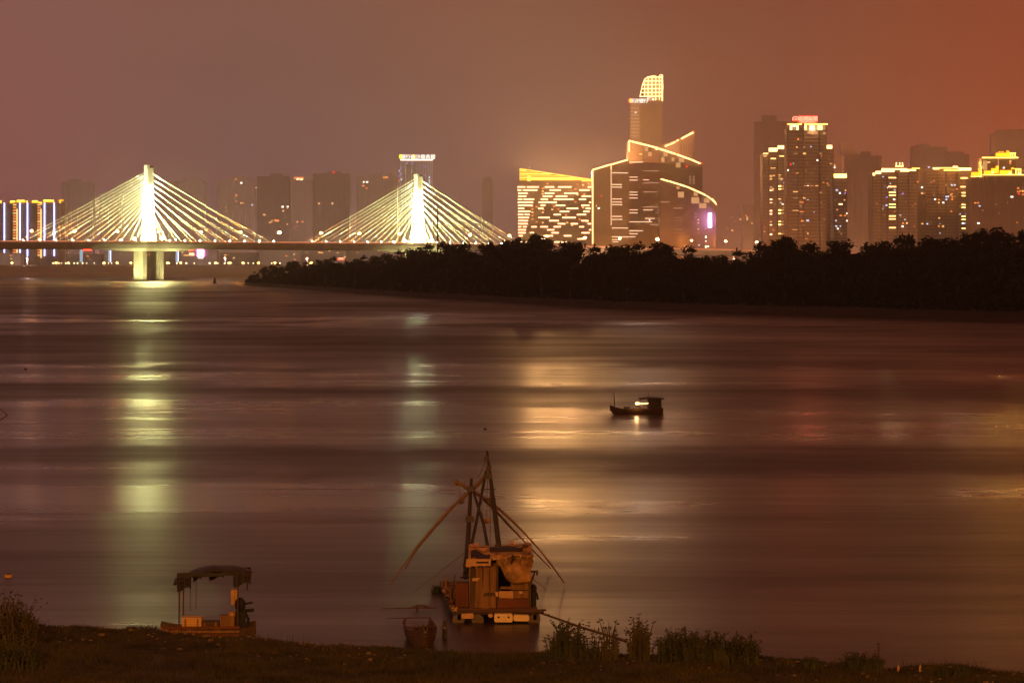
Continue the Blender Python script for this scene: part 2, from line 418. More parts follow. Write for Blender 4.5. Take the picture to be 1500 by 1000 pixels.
while p < 1640:
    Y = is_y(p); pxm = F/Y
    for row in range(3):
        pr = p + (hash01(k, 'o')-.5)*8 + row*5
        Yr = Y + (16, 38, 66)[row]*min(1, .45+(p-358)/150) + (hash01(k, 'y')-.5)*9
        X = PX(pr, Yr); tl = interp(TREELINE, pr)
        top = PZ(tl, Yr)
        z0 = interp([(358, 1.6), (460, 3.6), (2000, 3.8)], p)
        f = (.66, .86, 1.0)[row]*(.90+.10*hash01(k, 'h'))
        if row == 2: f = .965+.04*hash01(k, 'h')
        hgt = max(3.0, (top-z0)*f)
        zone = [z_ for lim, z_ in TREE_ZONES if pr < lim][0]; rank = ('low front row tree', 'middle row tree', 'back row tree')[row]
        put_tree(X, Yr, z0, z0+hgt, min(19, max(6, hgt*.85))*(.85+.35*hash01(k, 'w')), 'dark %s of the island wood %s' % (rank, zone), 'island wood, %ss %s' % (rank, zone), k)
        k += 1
    p += max(10, 5.2*pxm)
# trees that stand out of the outline
for (pp, py, w, lab) in ((781, 337, 9, 'tall rounded tree rising above the wood in front of the gold building'),
                         (716, 350, 7, 'small tree topping the wood under the lowest right hand bridge cable'),
                         (488, 373, 8, 'round topped tree standing out near the low tip of the island'),
                         (1455, 328, 15, 'broad tree making the highest hump of the wood below the yellow lit roofs'),
                         (1152, 342, 13, 'broad tree humping above the wood under the red hotel sign'),
                         (1330, 339, 12, 'ragged tree topping the wood below the pale capped residential blocks'),
                         (1500, 331, 8, 'tree cut by the picture edge at the end of the wood')):
    Yr = is_y(pp)+50; put_tree(PX(pp, Yr), Yr, 3.8, PZ(py, Yr), w, lab, None, int(pp))
# undergrowth fringe closing the gaps under the crowns
g = MB(); rnd = random.Random(5)
for i in range(26000):
    p = 360+1300*rnd.random()**1.0; Y = is_y(p)+10+rnd.random()**1.5*46*min(1, .3+(p-358)/150); X = PX(p, Y)
    z = 2.2+rnd.random()**1.2*min(9.5, .8+(p-358)/14); s = rnd.uniform(.4, 1.1)
    a = Vector((rnd.gauss(0, 1), rnd.gauss(0, .6), rnd.gauss(0, 1))).normalized()*s; b = Vector((rnd.gauss(0, 1), rnd.gauss(0, .6), rnd.gauss(0, 1))).normalized()*s
    c = Vector((X, Y, z)); g.quad(c-a, c-b, c+a, c+b)
tag(g.build('undergrowth', M['leaf']), 'dense dark undergrowth along the edge of the island wood', 'undergrowth', kind='stuff')
# bare pole above the trees
Yp = is_y(641)+40
t = thing('mast_pole', 'thin dark pole rising above the trees in front of the bridge cables', 'pole', (PX(641, Yp), Yp, 3.5))
pole_top = PZ(303, Yp)-3.5
MB().tube([(0, 0, 0), (.1, 0, pole_top*.5), (-.15, 0, pole_top)], [.42, .36, .22], 6).build('pole', M['bark'], t)
g = MB(); rnd = random.Random(3)
for i in range(70):
    z = pole_top*(.35+.65*rnd.random()); a = rnd.uniform(0, 6.28); l = rnd.uniform(.5, 1.0)
    g.tube([(0, 0, z), (l*math.cos(a), l*math.sin(a), z+.5)], [.09, .05], 4)
tag(g.build('twigs', M['bark'], t), kind='stuff')

# ================================================================== cable-stayed bridge
BX, BY = -307.0, 2043.0
UX, UY = .805, .593
BANG = math.atan2(UY, UX)
def b_s(px, off=-12.0):           # distance along the bridge of the point seen at px on the line at transverse offset off
    x0, y0 = BX - UY*off, BY + UX*off
    kx = (px-750)/F
    return (kx*y0 - x0)/(UX-kx*UY)
def b_world(s, off, z): return (BX+UX*s-UY*off, BY+UY*s+UX*off, z)
def deck_z(s): return interp([(-600, 30.6), (-150, 31.4), (0, 31.8), (290, 31.6), (400, 30.6), (660, 26.6), (900, 22)], s)
bridge = thing('cable_stayed_bridge', 'floodlit white cable stayed bridge with two pylons crossing the river', 'bridge', (BX, BY, 0), BANG)
# deck girder
st = [-520+20*i for i in range(68)]
g = MB()
for i in range(len(st)-1):
    a, b_ = st[i], st[i+1]; za, zb = deck_z(a), deck_z(b_)
    pr = [(-13, 0), (13, 0), (13, -1.3), (7, -5.4), (-7, -5.4), (-12.2, -4.6), (-13, -1.3)]
    n = len(g.v); m_ = len(pr)
    for (y, z) in pr: g.v.append((a, y, za+z))
    for (y, z) in pr: g.v.append((b_, y, zb+z))
    for q in range(m_): g.f.append((n+q, n+m_+q, n+m_+(q+1) % m_, n+(q+1) % m_))
deck = g.build('deck', M['concrete'], bridge)
g = MB()
for i in range(len(st)-1):
    a, b_ = st[i], st[i+1]; za, zb = deck_z(a)+.01, deck_z(b_)+.01
    g.quad((a, -12, za), (b_, -12, zb), (b_, 12, zb), (a, 12, za))
g.build('roadway', M['asphalt'], deck)
M['barrier'] = mat('painted_barrier', (.50, .38, .28), .7, .12, .3)
for yb in (-12.6, 12.2):
    g = MB()
    for i in range(len(st)-1):
        a, b_ = st[i], st[i+1]; za, zb = deck_z(a)+.02, deck_z(b_)+.02
        for (lo, hi) in ((.0, .75), (1.0, 1.22), (1.45, 1.65)):
            g.hexa([(a, yb, za+lo), (b_, yb, zb+lo), (b_, yb+.35, zb+lo), (a, yb+.35, za+lo), (a, yb, za+hi), (b_, yb, zb+hi), (b_, yb+.35, zb+hi), (a, yb+.35, za+hi)])
    for i in range(270):
        s = -500+5*i; z = deck_z(s)+.02; g.box(s-.15, s+.15, yb+.06, yb+.29, z+.75, z+1.75)
    tag(g.build('barrier', M['barrier'], deck), kind='stuff')
G['rail'] = glow('rail_lit_glow', (255, 150, 98), .75)  # glow put on the barrier in place of street lamp light falling there
g = MB()
for i in range(len(st)-1):
    a, b_ = st[i]+.3, st[i+1]-.3; za, zb = deck_z(a)+.78, deck_z(b_)+.78
    g.hexa([(a, -12.72, za), (b_, -12.72, zb), (b_, -12.61, zb), (a, -12.61, za), (a, -12.72, za+.8), (b_, -12.72, zb+.8), (b_, -12.61, zb+.8), (a, -12.61, za+.8)])
tag(g.build('rail_lit_glow', G['rail'], deck), kind='stuff')
# pylons
def pylon(s0, ztop):
    p = MB()
    zd = deck_z(s0); zs = 55.0
    # upper column, chamfered edges, notched top
    hx, hy = 3.0, 2.6
    oct_ = lambda hx, hy, c: [(-hx+c, -hy), (hx-c, -hy), (hx, -hy+c), (hx, hy-c), (hx-c, hy), (-hx+c, hy), (-hx, hy-c), (-hx, -hy+c)]
    def ring(hx, hy, z): return [(s0+x, y, z) for x, y in oct_(hx, hy, .5)]
    rings = [ring(3.7, 4.6, zs-6), ring(3.4, 3.7, zs+3), ring(3.2, 3.0, 70), ring(3.1, 2.8, ztop-2)]
    for r in rings: p.v += r
    for i in range(3):
        for q in range(8): p.f.append((i*8+q, i*8+(q+1) % 8, (i+1)*8+(q+1) % 8, (i+1)*8+q))
    p.f.append(tuple(range(7, -1, -1))); p.f.append(tuple(24+q for q in range(8)))
    p.box(s0-3.1, s0-.6, -2.7, 2.7, ztop-1.98, ztop+.4)
    for sg in (-1, 1):        # the two legs of the inverted Y
        p.taper(s0-4.0, s0+4.0, sg*5.6-1.7, sg*5.6+1.7, zd-3, s0-3.5, s0+3.5, sg*1.75-1.7, sg*1.75+1.7, zs)
    p.box(s0-4.6, s0+4.6, -8.2, 8.2, zd+.02, zd+1.6)
    return p.build('pylon', M['concrete_white'], bridge)
PYL = [(0.0, 97.0), (275.0, 95.5)]
pyl_objs = [pylon(*q) for q in PYL]
M['notch'] = mat('pylon_top_hatch', (.12, .10, .08), .8)
for o, (s0, zt) in zip(pyl_objs, PYL): MB().box(s0-.55, s0+2.9, -2.5, 2.5, zt-1.97, zt-.2).build('hatch', M['notch'], o)
# cables and their floodlights
for s0, zt in PYL:
    for sd in (-1, 1):
        for kk in range(8):
            off = sd*(15+14.6*kk); za = 57.5+kk*4.55
            for pl in (-1, 1):
                a = Vector((s0+off+(4 if pl > 0 else 0)*sd*.2, pl*4.9, deck_z(s0+off)+.6)); b_ = Vector((s0+sd*3.1, pl*1.3, za+(0 if pl < 0 else 2.0)))
                mid = (a+b_)/2 - Vector((0, 0, (b_-a).length*.004))
                MB().tube([a, (a*.75+b_*.25)-Vector((0, 0, .1)), mid, (a*.25+b_*.75)-Vector((0, 0, .1)), b_], .21, 6).build('cable', M['cable'], bridge)
            # one floodlight fitting at the foot of every cable of the near plane
            s = s0+off+sd*1.5; z = deck_z(s)
            t = thing('floodlight', 'floodlight at a cable foot on the bridge, %s of the %s pylon' % (('left', 'right')[sd > 0], ('left', 'right')[s0 > 0]), 'floodlight', b_world(s, -7.4, z), BANG, 'cable floodlights %s of the %s pylon' % (('left', 'right')[sd > 0], ('left', 'right')[s0 > 0]))
            aim = Vector((s0-s, 6.6, za-4-z)); d = aim.normalized()
            MB().tube([(0, 0, 0), (0, 0, 1.5)], .12, 5).build('bracket', M['steel'], t)
            hd = MB().tube([Vector((0, 0, 1.7))-d*.5, Vector((0, 0, 1.7))+d*.5], [.3, .62], 8).build('housing', M['steel'], t)
            q = Vector((0, 0, 1.7))+d*.56
            MB().ball(q, .6, n=7, m=4).build('lens', G['floodface'], hd)
            lp = lamp('flood_beam', t, q+d*.9, FLOOD_W*(.28+.13*kk), FLOODCOL, 'SPOT', aim=q+d*30, cone=27, radius=.5, blend=.8)
    # strong washers at the pylon foot
    for (dx, dy) in ((-8, -11), (8, -11), (-8, 11), (8, 11)):
        z = deck_z(s0+dx)
        t = thing('floodlight', 'large floodlight on the deck washing the foot of the %s pylon' % ('left', 'right')[s0 > 0], 'floodlight', b_world(s0+dx, dy, z), BANG, 'floodlights washing the %s pylon' % ('left', 'right')[s0 > 0])
        d = Vector((-dx, -dy*.85, 24)).normalized()
        MB().tube([(0, 0, 0), (0, 0, 2.6)], .2, 6).build('post', M['steel'], t)
        hd = MB().tube([Vector((0, 0, 2.8))-d*.4, Vector((0, 0, 2.8))+d*.5], [.4, .8], 8).build('housing', M['steel'], t)
        q = Vector((0, 0, 2.8))+d*.75
        MB().ball(q, .85, n=8, m=5).build('lens', G['washface'], hd)
        lamp('flood_beam', t, q+d*1.1, PYLON_FLOOD_W, (.93, 1, .52), 'SPOT', aim=q+d*30, cone=25, radius=.6, blend=.9)
for s0, zt in PYL:
    for (dx, dy) in ((-20, -11.5), (20, -11.5), (-20, 11.5)):
        z = deck_z(s0+dx); t = thing('floodlight', 'tight beam floodlight on the deck aimed at the shaft of the %s pylon' % ('left', 'right')[s0 > 0], 'floodlight', b_world(s0+dx, dy, z), BANG, 'shaft floodlights of the %s pylon' % ('left', 'right')[s0 > 0])
        d = Vector((-dx, -dy, 70-z)).normalized()
        MB().tube([(0, 0, 0), (0, 0, 1.8)], .15, 6).build('post', M['steel'], t)
        hd = MB().tube([Vector((0, 0, 2))-d*.4, Vector((0, 0, 2))+d*.5], [.3, .6], 8).build('housing', M['steel'], t)
        MB().ball(Vector((0, 0, 2))+d*.6, .55, n=7, m=4).build('lens', G['floodface'], hd)
        lamp('flood_beam', t, Vector((0, 0, 2))+d*1.6, SHAFT_W, (.93, 1, .52), 'SPOT', aim=Vector((0, 0, 2))+d*30, cone=15, radius=.4, blend=1.0)
# piers
for s0 in (0.0, 275.0):
    base = MB()
    base.box(s0-10, s0-6, -8, 8, -2, deck_z(s0)-5.4).box(s0+6, s0+10, -8, 8, -2, deck_z(s0)-5.4)
    po = base.build('pier', M['concrete'], bridge)
    hb = MB(); z0 = deck_z(s0)
    hb.hexa([(s0-24, -9.5, z0-6.9), (s0+24, -9.5, z0-6.9), (s0+24, 9.5, z0-6.9), (s0-24, 9.5, z0-6.9), (s0-46, -11.8, z0-4.75), (s0+46, -11.8, z0-4.75), (s0+46, 11.8, z0-4.75), (s0-46, 11.8, z0-4.75)])
    hb.build('haunch', M['concrete'], bridge)
    MB().box(s0-27, s0+27, -20, 20, -2.2, .5).build('pile_cap', M['concrete'], bridge)
for s0 in (-143, -250, -360, 400, 470, 540, 610, 680):
    MB().box(s0-4, s0+4, -9, 9, -2, deck_z(s0)-5.3).build('pier', M['concrete'], bridge)
for s0 in (0.0, 275.0):
    for (dx, dy, ax, ay, az, pw, lab, grp) in ((-25, -18, -8, -3, 15, 1.5, 'yellowish floodlight on the pile cap shining up a bridge pier', 'floodlights at the foot of the piers'),
            (25, -18, 9, -6, 14, 1.2, 'yellowish floodlight on the pile cap shining up a bridge pier', 'floodlights at the foot of the piers'), (-25, 8, -8, 2, 15, .9, 'yellowish floodlight on the pile cap shining up a bridge pier', 'floodlights at the foot of the piers'),
            (-16, -19, -26, -13, 29, 1.1, 'yellowish floodlight on the pile cap lighting the bridge haunch from below', 'floodlights lighting the bridge haunch'), (16, -19, 26, -13, 29, 1.1, 'yellowish floodlight on the pile cap lighting the bridge haunch from below', 'floodlights lighting the bridge haunch')):
        t = thing('floodlight', lab, 'floodlight', b_world(s0+dx, dy, .5), BANG, grp)
        aim = Vector((ax-dx, ay-dy, az)); d = aim.normalized()
        MB().tube([(0, 0, 0), (0, 0, .3)], .15, 5).build('bracket', M['steel'], t)
        MB().tube([Vector((0, 0, .6))-d*.4, Vector((0, 0, .6))+d*.4], [.3, .5], 8).build('housing', M['steel'], t)
        lamp('flood_beam', t, Vector((0, 0, .6))+d*.8, PIER_FLOOD_W*pw, (1, .93, .34), 'SPOT', aim=Vector((0, 0, .6))+d*20, cone=85, radius=.5)

# ------------------------------------------------------------------ street lamps
LAMP_POLE = MB().tube([(0, 0, 0), (0, 0, 7.5), (0, 0, 9.4), (.35, 0, 9.9), (1.6, 0, 10.05)], [.22, .16, .13, .11, .10], 6).mesh('pole', M['steel'])
LAMP_HEAD = MB().taper(1.1, 2.7, -.4, .4, 9.98, 1.2, 2.6, -.25, .25, 10.28).mesh('lamp_head', M['steel'])
LAMP_BULB = MB().ball((1.9, 0, 9.6), .8, .8, .6, 8, 5).mesh('bulb', G['sodium'])
LAMP_BULB_FAR = MB().ball((1.9, 0, 9.6), 1.1, 1.1, .8, 8, 5).mesh('bulb', G['sodium_far'])
def street_lamp(loc, rz, label, group, watts, sc_=1.0, bulb=1.0, col=None):
    t = thing('street_lamp', label, 'street lamp', loc, rz, group)
    inst('pole', LAMP_POLE, t, scale=(1, 1, sc_)); h = inst('lamp_head', LAMP_HEAD, t, scale=(1, 1, sc_))
    inst('bulb', LAMP_BULB_FAR if bulb < 1 else LAMP_BULB, h, loc=(1.9*(1-bulb), 0, 9.6*(sc_-bulb)), scale=(bulb, bulb, bulb))
    if watts: lamp('lamp_light', t, (1.9, 0, 9.6*sc_-1.7), watts, col or SODIUM, radius=.6)
    return t
for px, where in ((-14, 'left'), (48, 'left'), (111, 'left'), (174, 'left'), (234, 'mid'), (296, 'mid'), (354, 'mid'), (411, 'gap'), (472, 'mid'), (528, 'mid'), (587, 'mid'), (690, 'right'), (748, 'right'), (803, 'app'), (859, 'app'), (910, 'app'), (965, 'star'), (1015, 'app'), (1065, 'app2'), (1110, 'app')):
    s = b_s(px); lab, grp = {'left': ('orange street lamp on the bridge between its left end and the left pylon', 'bridge lamps left of the left pylon'),
        'mid': ('orange street lamp among the cables on the bridge between the two pylons', 'bridge lamps between the pylons'),
        'gap': ('brightest orange street lamp, alone in the gap between the two cable fans', None),
        'right': ('orange street lamp on the bridge right of the right pylon behind the cables', 'bridge lamps right of the right pylon'),
        'app': ('orange street lamp just above the wood at the foot of the lit towers', 'bridge lamps behind the island wood'),
        'star': ('bright orange street lamp above the wood below the stepped dark tower', None),
        'app2': ('orange street lamp on a visible post in the dip of the wood', None)}[where]
    w = BRIDGE_LAMP_W*(1.8 if where in ('gap', 'star') else 1.0)
    street_lamp(b_world(s, -12.0, deck_z(s)), BANG+math.pi/2, lab, grp, 0, 1.0, 1.5 if where in ('gap', 'star') else 1.0)
# a smaller white lamp near the left pylon
# embankment lamps on the far promenade
for px in (18, 83, 101, 153, 172, 192, 246, 265, 316, 337, 356, 379, 403, 429, 456):
    Y = 2545; street_lamp((PX(px, Y), Y, 12.1), math.pi*1.5, 'small orange street lamp on the far embankment seen under the bridge deck', 'street lamps on the far embankment', 0, .55, .95)
# ================================================================== the city
class Bld:
    """A building whose front stands at distance Y; sizes are given by where its edges are seen."""
    def __init__(s, name, label, px0, px1, Y, cat='building', base=12.2, group=None):
        s.Y = Y; s.base = base; s.X0 = PX((px0+px1)/2, Y)
        s.root = thing(name, label, cat, (s.X0, Y, base), 0, group)
    def x(s, px): return PX(px, s.Y)-s.X0
    def z(s, py): return PZ(py, s.Y)-s.base
    def wall(s, px0, px1, top, depth, m, name='wall', y0=0.0, top2=None, bottom=None):
        t2 = top if top2 is None else top2; zb = 0 if bottom is None else s.z(bottom)
        o = MB().prism([(s.x(px0), zb), (s.x(px1), zb), (s.x(px1), s.z(t2)), (s.x(px0), s.z(top))], y0, y0+depth).build(name, m, s.root); return o
    def slabs(s, px0, px1, top, bot, step, m, y0=0.0, proud=1.1, th=.9, parent=None, name='balcony_slab'):
        g = MB(); z = s.z(bot); z1 = s.z(top)
        while z < z1: g.box(s.x(px0), s.x(px1), y0-proud, y0+.2, z, z+th); z += step
        o = g.build(name, m, parent or s.root); tag(o, kind='stuff'); return o
    def piers(s, pxs, top, bot, m, w=.9, y0=0.0, proud=.5, name='pilaster'):
        me = MB().box(-w/2, w/2, -proud, .2, s.z(bot), s.z(top)).mesh(name, m)
        for p in pxs: inst(name, me, s.root, (s.x(p), y0, 0))
    def lit(s, px, py, w, h, m, y0=0.0, name='lit_window', depth=.5, parent=None):
        k = s.Y/F
        return inst(name, unit_box(m), parent or s.root, (s.x(px), y0-.12, s.z(py)), (w*k, depth, h*k))
    def bar(s, pa, pb, w, m, y0=0.0, name='light_strip', depth=.7):
        k = s.Y/F; a = Vector((s.x(pa[0]), y0-depth*.5-.1, s.z(pa[1]))); b = Vector((s.x(pb[0]), y0-depth*.5-.1, s.z(pb[1])))
        d = b-a; o = inst(name, unit_box(m), s.root, (a+b)/2, (d.length, depth, w*k), (0, -math.atan2(d.z, d.x), 0)); return o
    def glowlamp(s, px, py, y, watts, col, name='roof_glow_fill'):
        return lamp(name, s.root, (s.x(px), y, s.z(py)), watts, col, radius=1.0)

# ---- far hazy blocks first
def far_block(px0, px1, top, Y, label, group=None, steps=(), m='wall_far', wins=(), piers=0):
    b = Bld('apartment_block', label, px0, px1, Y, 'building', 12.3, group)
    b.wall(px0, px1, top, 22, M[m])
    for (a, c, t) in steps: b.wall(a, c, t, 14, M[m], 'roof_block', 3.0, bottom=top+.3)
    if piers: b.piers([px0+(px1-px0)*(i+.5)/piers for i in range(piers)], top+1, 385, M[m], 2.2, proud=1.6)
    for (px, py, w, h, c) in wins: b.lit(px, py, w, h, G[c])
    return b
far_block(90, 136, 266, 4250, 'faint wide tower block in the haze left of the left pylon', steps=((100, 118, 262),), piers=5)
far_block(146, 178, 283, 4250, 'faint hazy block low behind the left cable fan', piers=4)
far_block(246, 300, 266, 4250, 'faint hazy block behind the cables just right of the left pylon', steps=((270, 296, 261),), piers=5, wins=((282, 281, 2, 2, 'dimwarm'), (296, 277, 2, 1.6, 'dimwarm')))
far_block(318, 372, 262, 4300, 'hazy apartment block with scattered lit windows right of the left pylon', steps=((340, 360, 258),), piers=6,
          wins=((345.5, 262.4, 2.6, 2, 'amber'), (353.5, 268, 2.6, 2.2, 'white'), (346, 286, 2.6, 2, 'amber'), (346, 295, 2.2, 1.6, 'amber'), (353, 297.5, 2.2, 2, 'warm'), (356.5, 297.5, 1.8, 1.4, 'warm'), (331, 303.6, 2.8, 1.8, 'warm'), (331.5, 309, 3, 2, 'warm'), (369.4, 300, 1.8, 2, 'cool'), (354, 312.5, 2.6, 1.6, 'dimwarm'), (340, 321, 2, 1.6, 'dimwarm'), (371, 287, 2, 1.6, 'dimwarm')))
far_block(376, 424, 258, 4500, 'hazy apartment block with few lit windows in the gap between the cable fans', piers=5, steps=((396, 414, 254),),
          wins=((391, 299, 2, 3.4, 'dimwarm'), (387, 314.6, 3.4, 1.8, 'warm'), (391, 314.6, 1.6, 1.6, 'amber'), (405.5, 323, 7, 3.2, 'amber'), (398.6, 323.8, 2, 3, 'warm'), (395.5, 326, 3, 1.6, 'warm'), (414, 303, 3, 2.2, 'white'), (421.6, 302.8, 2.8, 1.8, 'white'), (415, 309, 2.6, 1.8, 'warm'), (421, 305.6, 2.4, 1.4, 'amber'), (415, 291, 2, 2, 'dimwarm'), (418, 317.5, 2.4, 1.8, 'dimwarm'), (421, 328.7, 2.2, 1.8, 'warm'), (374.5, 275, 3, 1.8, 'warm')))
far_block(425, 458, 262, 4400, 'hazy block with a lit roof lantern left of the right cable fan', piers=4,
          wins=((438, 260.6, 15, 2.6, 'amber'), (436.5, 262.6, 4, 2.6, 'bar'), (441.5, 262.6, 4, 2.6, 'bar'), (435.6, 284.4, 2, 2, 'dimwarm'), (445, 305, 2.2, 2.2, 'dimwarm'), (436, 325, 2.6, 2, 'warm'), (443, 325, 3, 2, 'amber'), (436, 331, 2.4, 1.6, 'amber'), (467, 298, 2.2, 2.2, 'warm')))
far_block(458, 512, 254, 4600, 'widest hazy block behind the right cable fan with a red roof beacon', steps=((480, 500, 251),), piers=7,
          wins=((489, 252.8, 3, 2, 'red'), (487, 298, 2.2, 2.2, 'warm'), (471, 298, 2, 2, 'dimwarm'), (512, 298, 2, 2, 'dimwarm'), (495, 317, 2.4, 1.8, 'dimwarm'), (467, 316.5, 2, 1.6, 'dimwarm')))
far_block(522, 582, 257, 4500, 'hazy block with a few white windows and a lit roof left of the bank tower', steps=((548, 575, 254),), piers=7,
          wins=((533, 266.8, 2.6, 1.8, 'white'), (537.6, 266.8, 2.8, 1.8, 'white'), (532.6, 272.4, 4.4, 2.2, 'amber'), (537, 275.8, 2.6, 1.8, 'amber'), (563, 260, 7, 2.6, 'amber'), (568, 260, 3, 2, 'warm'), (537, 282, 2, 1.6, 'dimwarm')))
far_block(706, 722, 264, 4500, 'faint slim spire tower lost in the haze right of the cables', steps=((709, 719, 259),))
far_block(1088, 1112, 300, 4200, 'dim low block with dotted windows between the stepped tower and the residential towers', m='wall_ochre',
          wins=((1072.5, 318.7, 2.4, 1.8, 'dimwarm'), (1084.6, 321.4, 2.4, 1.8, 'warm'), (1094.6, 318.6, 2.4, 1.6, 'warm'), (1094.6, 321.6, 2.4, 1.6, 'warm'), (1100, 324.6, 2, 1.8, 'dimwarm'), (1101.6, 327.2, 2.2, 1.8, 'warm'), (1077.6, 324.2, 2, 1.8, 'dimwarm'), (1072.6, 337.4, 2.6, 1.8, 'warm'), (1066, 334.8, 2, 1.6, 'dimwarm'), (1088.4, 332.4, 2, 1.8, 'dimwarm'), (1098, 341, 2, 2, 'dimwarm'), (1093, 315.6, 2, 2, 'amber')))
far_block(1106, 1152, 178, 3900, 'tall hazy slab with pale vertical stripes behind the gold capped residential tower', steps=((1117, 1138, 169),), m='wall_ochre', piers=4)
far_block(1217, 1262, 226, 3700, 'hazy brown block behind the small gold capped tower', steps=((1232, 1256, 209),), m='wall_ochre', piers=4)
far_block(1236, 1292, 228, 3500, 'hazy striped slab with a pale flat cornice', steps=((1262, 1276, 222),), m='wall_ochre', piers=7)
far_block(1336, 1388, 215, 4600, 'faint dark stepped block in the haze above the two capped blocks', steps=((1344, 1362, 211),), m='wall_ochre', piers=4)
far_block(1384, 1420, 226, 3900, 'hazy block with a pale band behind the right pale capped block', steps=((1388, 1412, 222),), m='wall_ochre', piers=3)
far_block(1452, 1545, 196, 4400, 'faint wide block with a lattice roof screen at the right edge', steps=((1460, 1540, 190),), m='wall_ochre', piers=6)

# ---- low city front behind the bridge
rnd = random.Random(21)
LOW = [(-30, 30, 371, 2700), (96, 150, 372, 2760), (152, 205, 368, 2740), (206, 262, 369, 2790), (264, 318, 366, 2750), (322, 378, 370, 2800), (380, 440, 367, 2770), (442, 505, 364, 2800), (506, 570, 362, 2830)]
for i, (a, c, t, Y) in enumerate(LOW):
    b = Bld('podium_block', ('low riverside block under the neon towers', 'low riverside block behind the leftmost lit pillar', 'low riverside block left of the bridge pier', 'low riverside block right of the bridge pier',
             'low riverside block behind the pink screen', 'low riverside block right of the pink screen', 'low riverside block behind the tip of the island', 'low riverside block with a red lit sign above the island tip', 'low riverside block half hidden by the island trees')[i], a, c, Y)
    b.wall(a, c, t, 18, M['wall_grey']); b.slabs(a, c, t, 388, 4.2, M['wall_grey'], proud=.8)
    for j in range(4): b.lit(rnd.uniform(a+3, c-3), rnd.choice((t+3.4, t+5.6, t+8)), rnd.uniform(1.6, 3), 1.5, G[rnd.choice(('dimwarm', 'warm', 'dimwarm', 'amber'))])
    if i == 7: b.lit(499.5, 378.6, 7, 2, G['signpink'], -.6, 'red_sign'); b.lit(499.5, 379.6, 8.6, 1.6, G['signred'], -.3, 'red_sign_edge'); b.lit(470.6, 370.7, 5.6, 2.6, G['warm']); b.lit(494.6, 370.6, 2.6, 2, G['warm']); b.lit(505, 376.6, 3, 2, G['warm']); b.lit(435, 370.8, 2.6, 2, G['warm'])
    if i == 4: b.lit(294, 370, 9.5, 11, G['pink'], -1.0, 'led_screen', 1.0); b.lit(294, 378, 8, 1.6, G['signwhite'], -.6); b.lit(281, 372, 7, 2.6, G['bar'], -.6, 'lit_canopy'); b.lit(277, 374, 16, 1.0, G['warm'], -.6, 'light_strip'); b.lit(280, 366.6, 6.5, 1.3, G['signred'], -.6, 'red_sign')
    if i == 1: b.lit(128, 366.2, 11.5, 1.5, G['signred'], -.6, 'red_sign')
    if i == 6: b.lit(432, 380, 2.4, 1.6, G['amber'])
# lit pillars on the bank
for px, lab in ((119, 'pale blue lit pillar on the far bank, leftmost of three'), (160.5, 'pale blue lit pillar on the far bank nearest to the bridge pier on its left'), (259.5, 'pale blue lit pillar on the far bank right of the bridge pier')):
    Y = 2560; b = Bld('lit_pillar', lab, px-2, px+2, Y, 'pillar')
    b.wall(px-1.9, px+1.9, 366 if px > 200 else 365.5, 2.6, M['wall_pale'], 'column')
    for dx in (-1.6, 1.6): b.lit(px+dx, 374.6, .9, 18, G['neonblue' if (dx > 0 and px > 150) else 'strip_blue'], 0, 'light_strip')
    b.lit(px, 374.6, 1.6, 18, G['strip_blue'], -.05, 'light_panel')
# small kiosk lamps along the promenade
for i, px in enumerate((78, 86, 90, 96.5, 101, 108.6, 113.5, 121, 127, 138, 151, 159, 163.6, 244, 248, 259, 266, 273, 284.5, 307, 314.6, 319, 329, 334, 358, 363.6, 371, 398, 410)):
    Y = 2538; w_ = 'left of the bridge pier' if px < 217 else 'between the bridge pier and the island tip'; b = Bld('promenade_lamp', 'tiny white lamp low on the far promenade '+w_, px-.5, px+.5, Y, 'lamp', 11.9, 'tiny promenade lamps '+w_)
    MB().tube([(0, 0, 0), (0, 0, 2.6)], .1, 5).build('post', M['steel'], b.root)
    r = .45+.4*hash01(i, 'k'); MB().ball((0, 0, 2.8), r, n=7, m=4).build('globe', G['kiosk'], b.root)

# ---- neon edged residential towers at the left edge
def neon_tower(px0, px1, top, label, tubes, cols, caps, Y=2900):
    b = Bld('neon_tower', label, px0, px1, Y)
    b.wall(px0, px1, top, 20, M['wall_grey']); b.slabs(px0, px1, top+1, 372, 3.1, M['wall_grey'], proud=.7, th=1.0)
    for p in tubes: b.bar((p, 297), (p, 380 if p < 20 else 375), 1.7, G['neonblue'], -1.2, 'neon_tube')
    for (p, w) in cols:
        b.wall(p-w/2, p+w/2, 297, 2.0, M['wall_pale'], 'stair_bay', -2.0)
        for i in range(19):
            py = 300+4.1*i; b.lit(p, py, w, 2.0, G['amber' if i % 3 else 'warm'], -2.0, 'lit_balcony')
        b.bar((p+w*.72, 306), (p+w*.72, 378), 1.0, G['edgethin'], -2.0, 'light_strip')
    for (p, w, y) in caps: b.lit(p, y, w, 3.4, G['capyellow'], -1.4, 'crown_glow'); b.lit(p, y-1.2, w*.8, 1.0, G['capline'], -1.8, 'crown_line')
    return b
b = neon_tower(-12, 16, 298, 'leftmost neon edged tower, cut by the picture edge', (6.8,), (), ((0, 6, 296),))
for i in range(14): b.lit(9.5+2.2*(i % 2), 303+5*i, 1.4, 1.3, G['dimwarm'])
b = neon_tower(17, 46, 298, 'neon edged tower with gold balcony column and two white tubes, second from left edge', (29.5, 40.6), ((22, 5),), ((19, 8, 296), (31, 13, 295), (40, 2, 296)))
b.bar((11, 376.4), (31, 376.4), 1.5, G['neonblue'], -2.2, 'neon_tube')
b = neon_tower(46, 84, 298, 'neon edged tower with a gold balcony column, just behind the ends of the left cables', (65.6, 79.8), ((57.5, 4.4),), ((51.5, 9, 295.6), (59, 6, 298), (70, 13, 294.6), (78, 3, 295)))
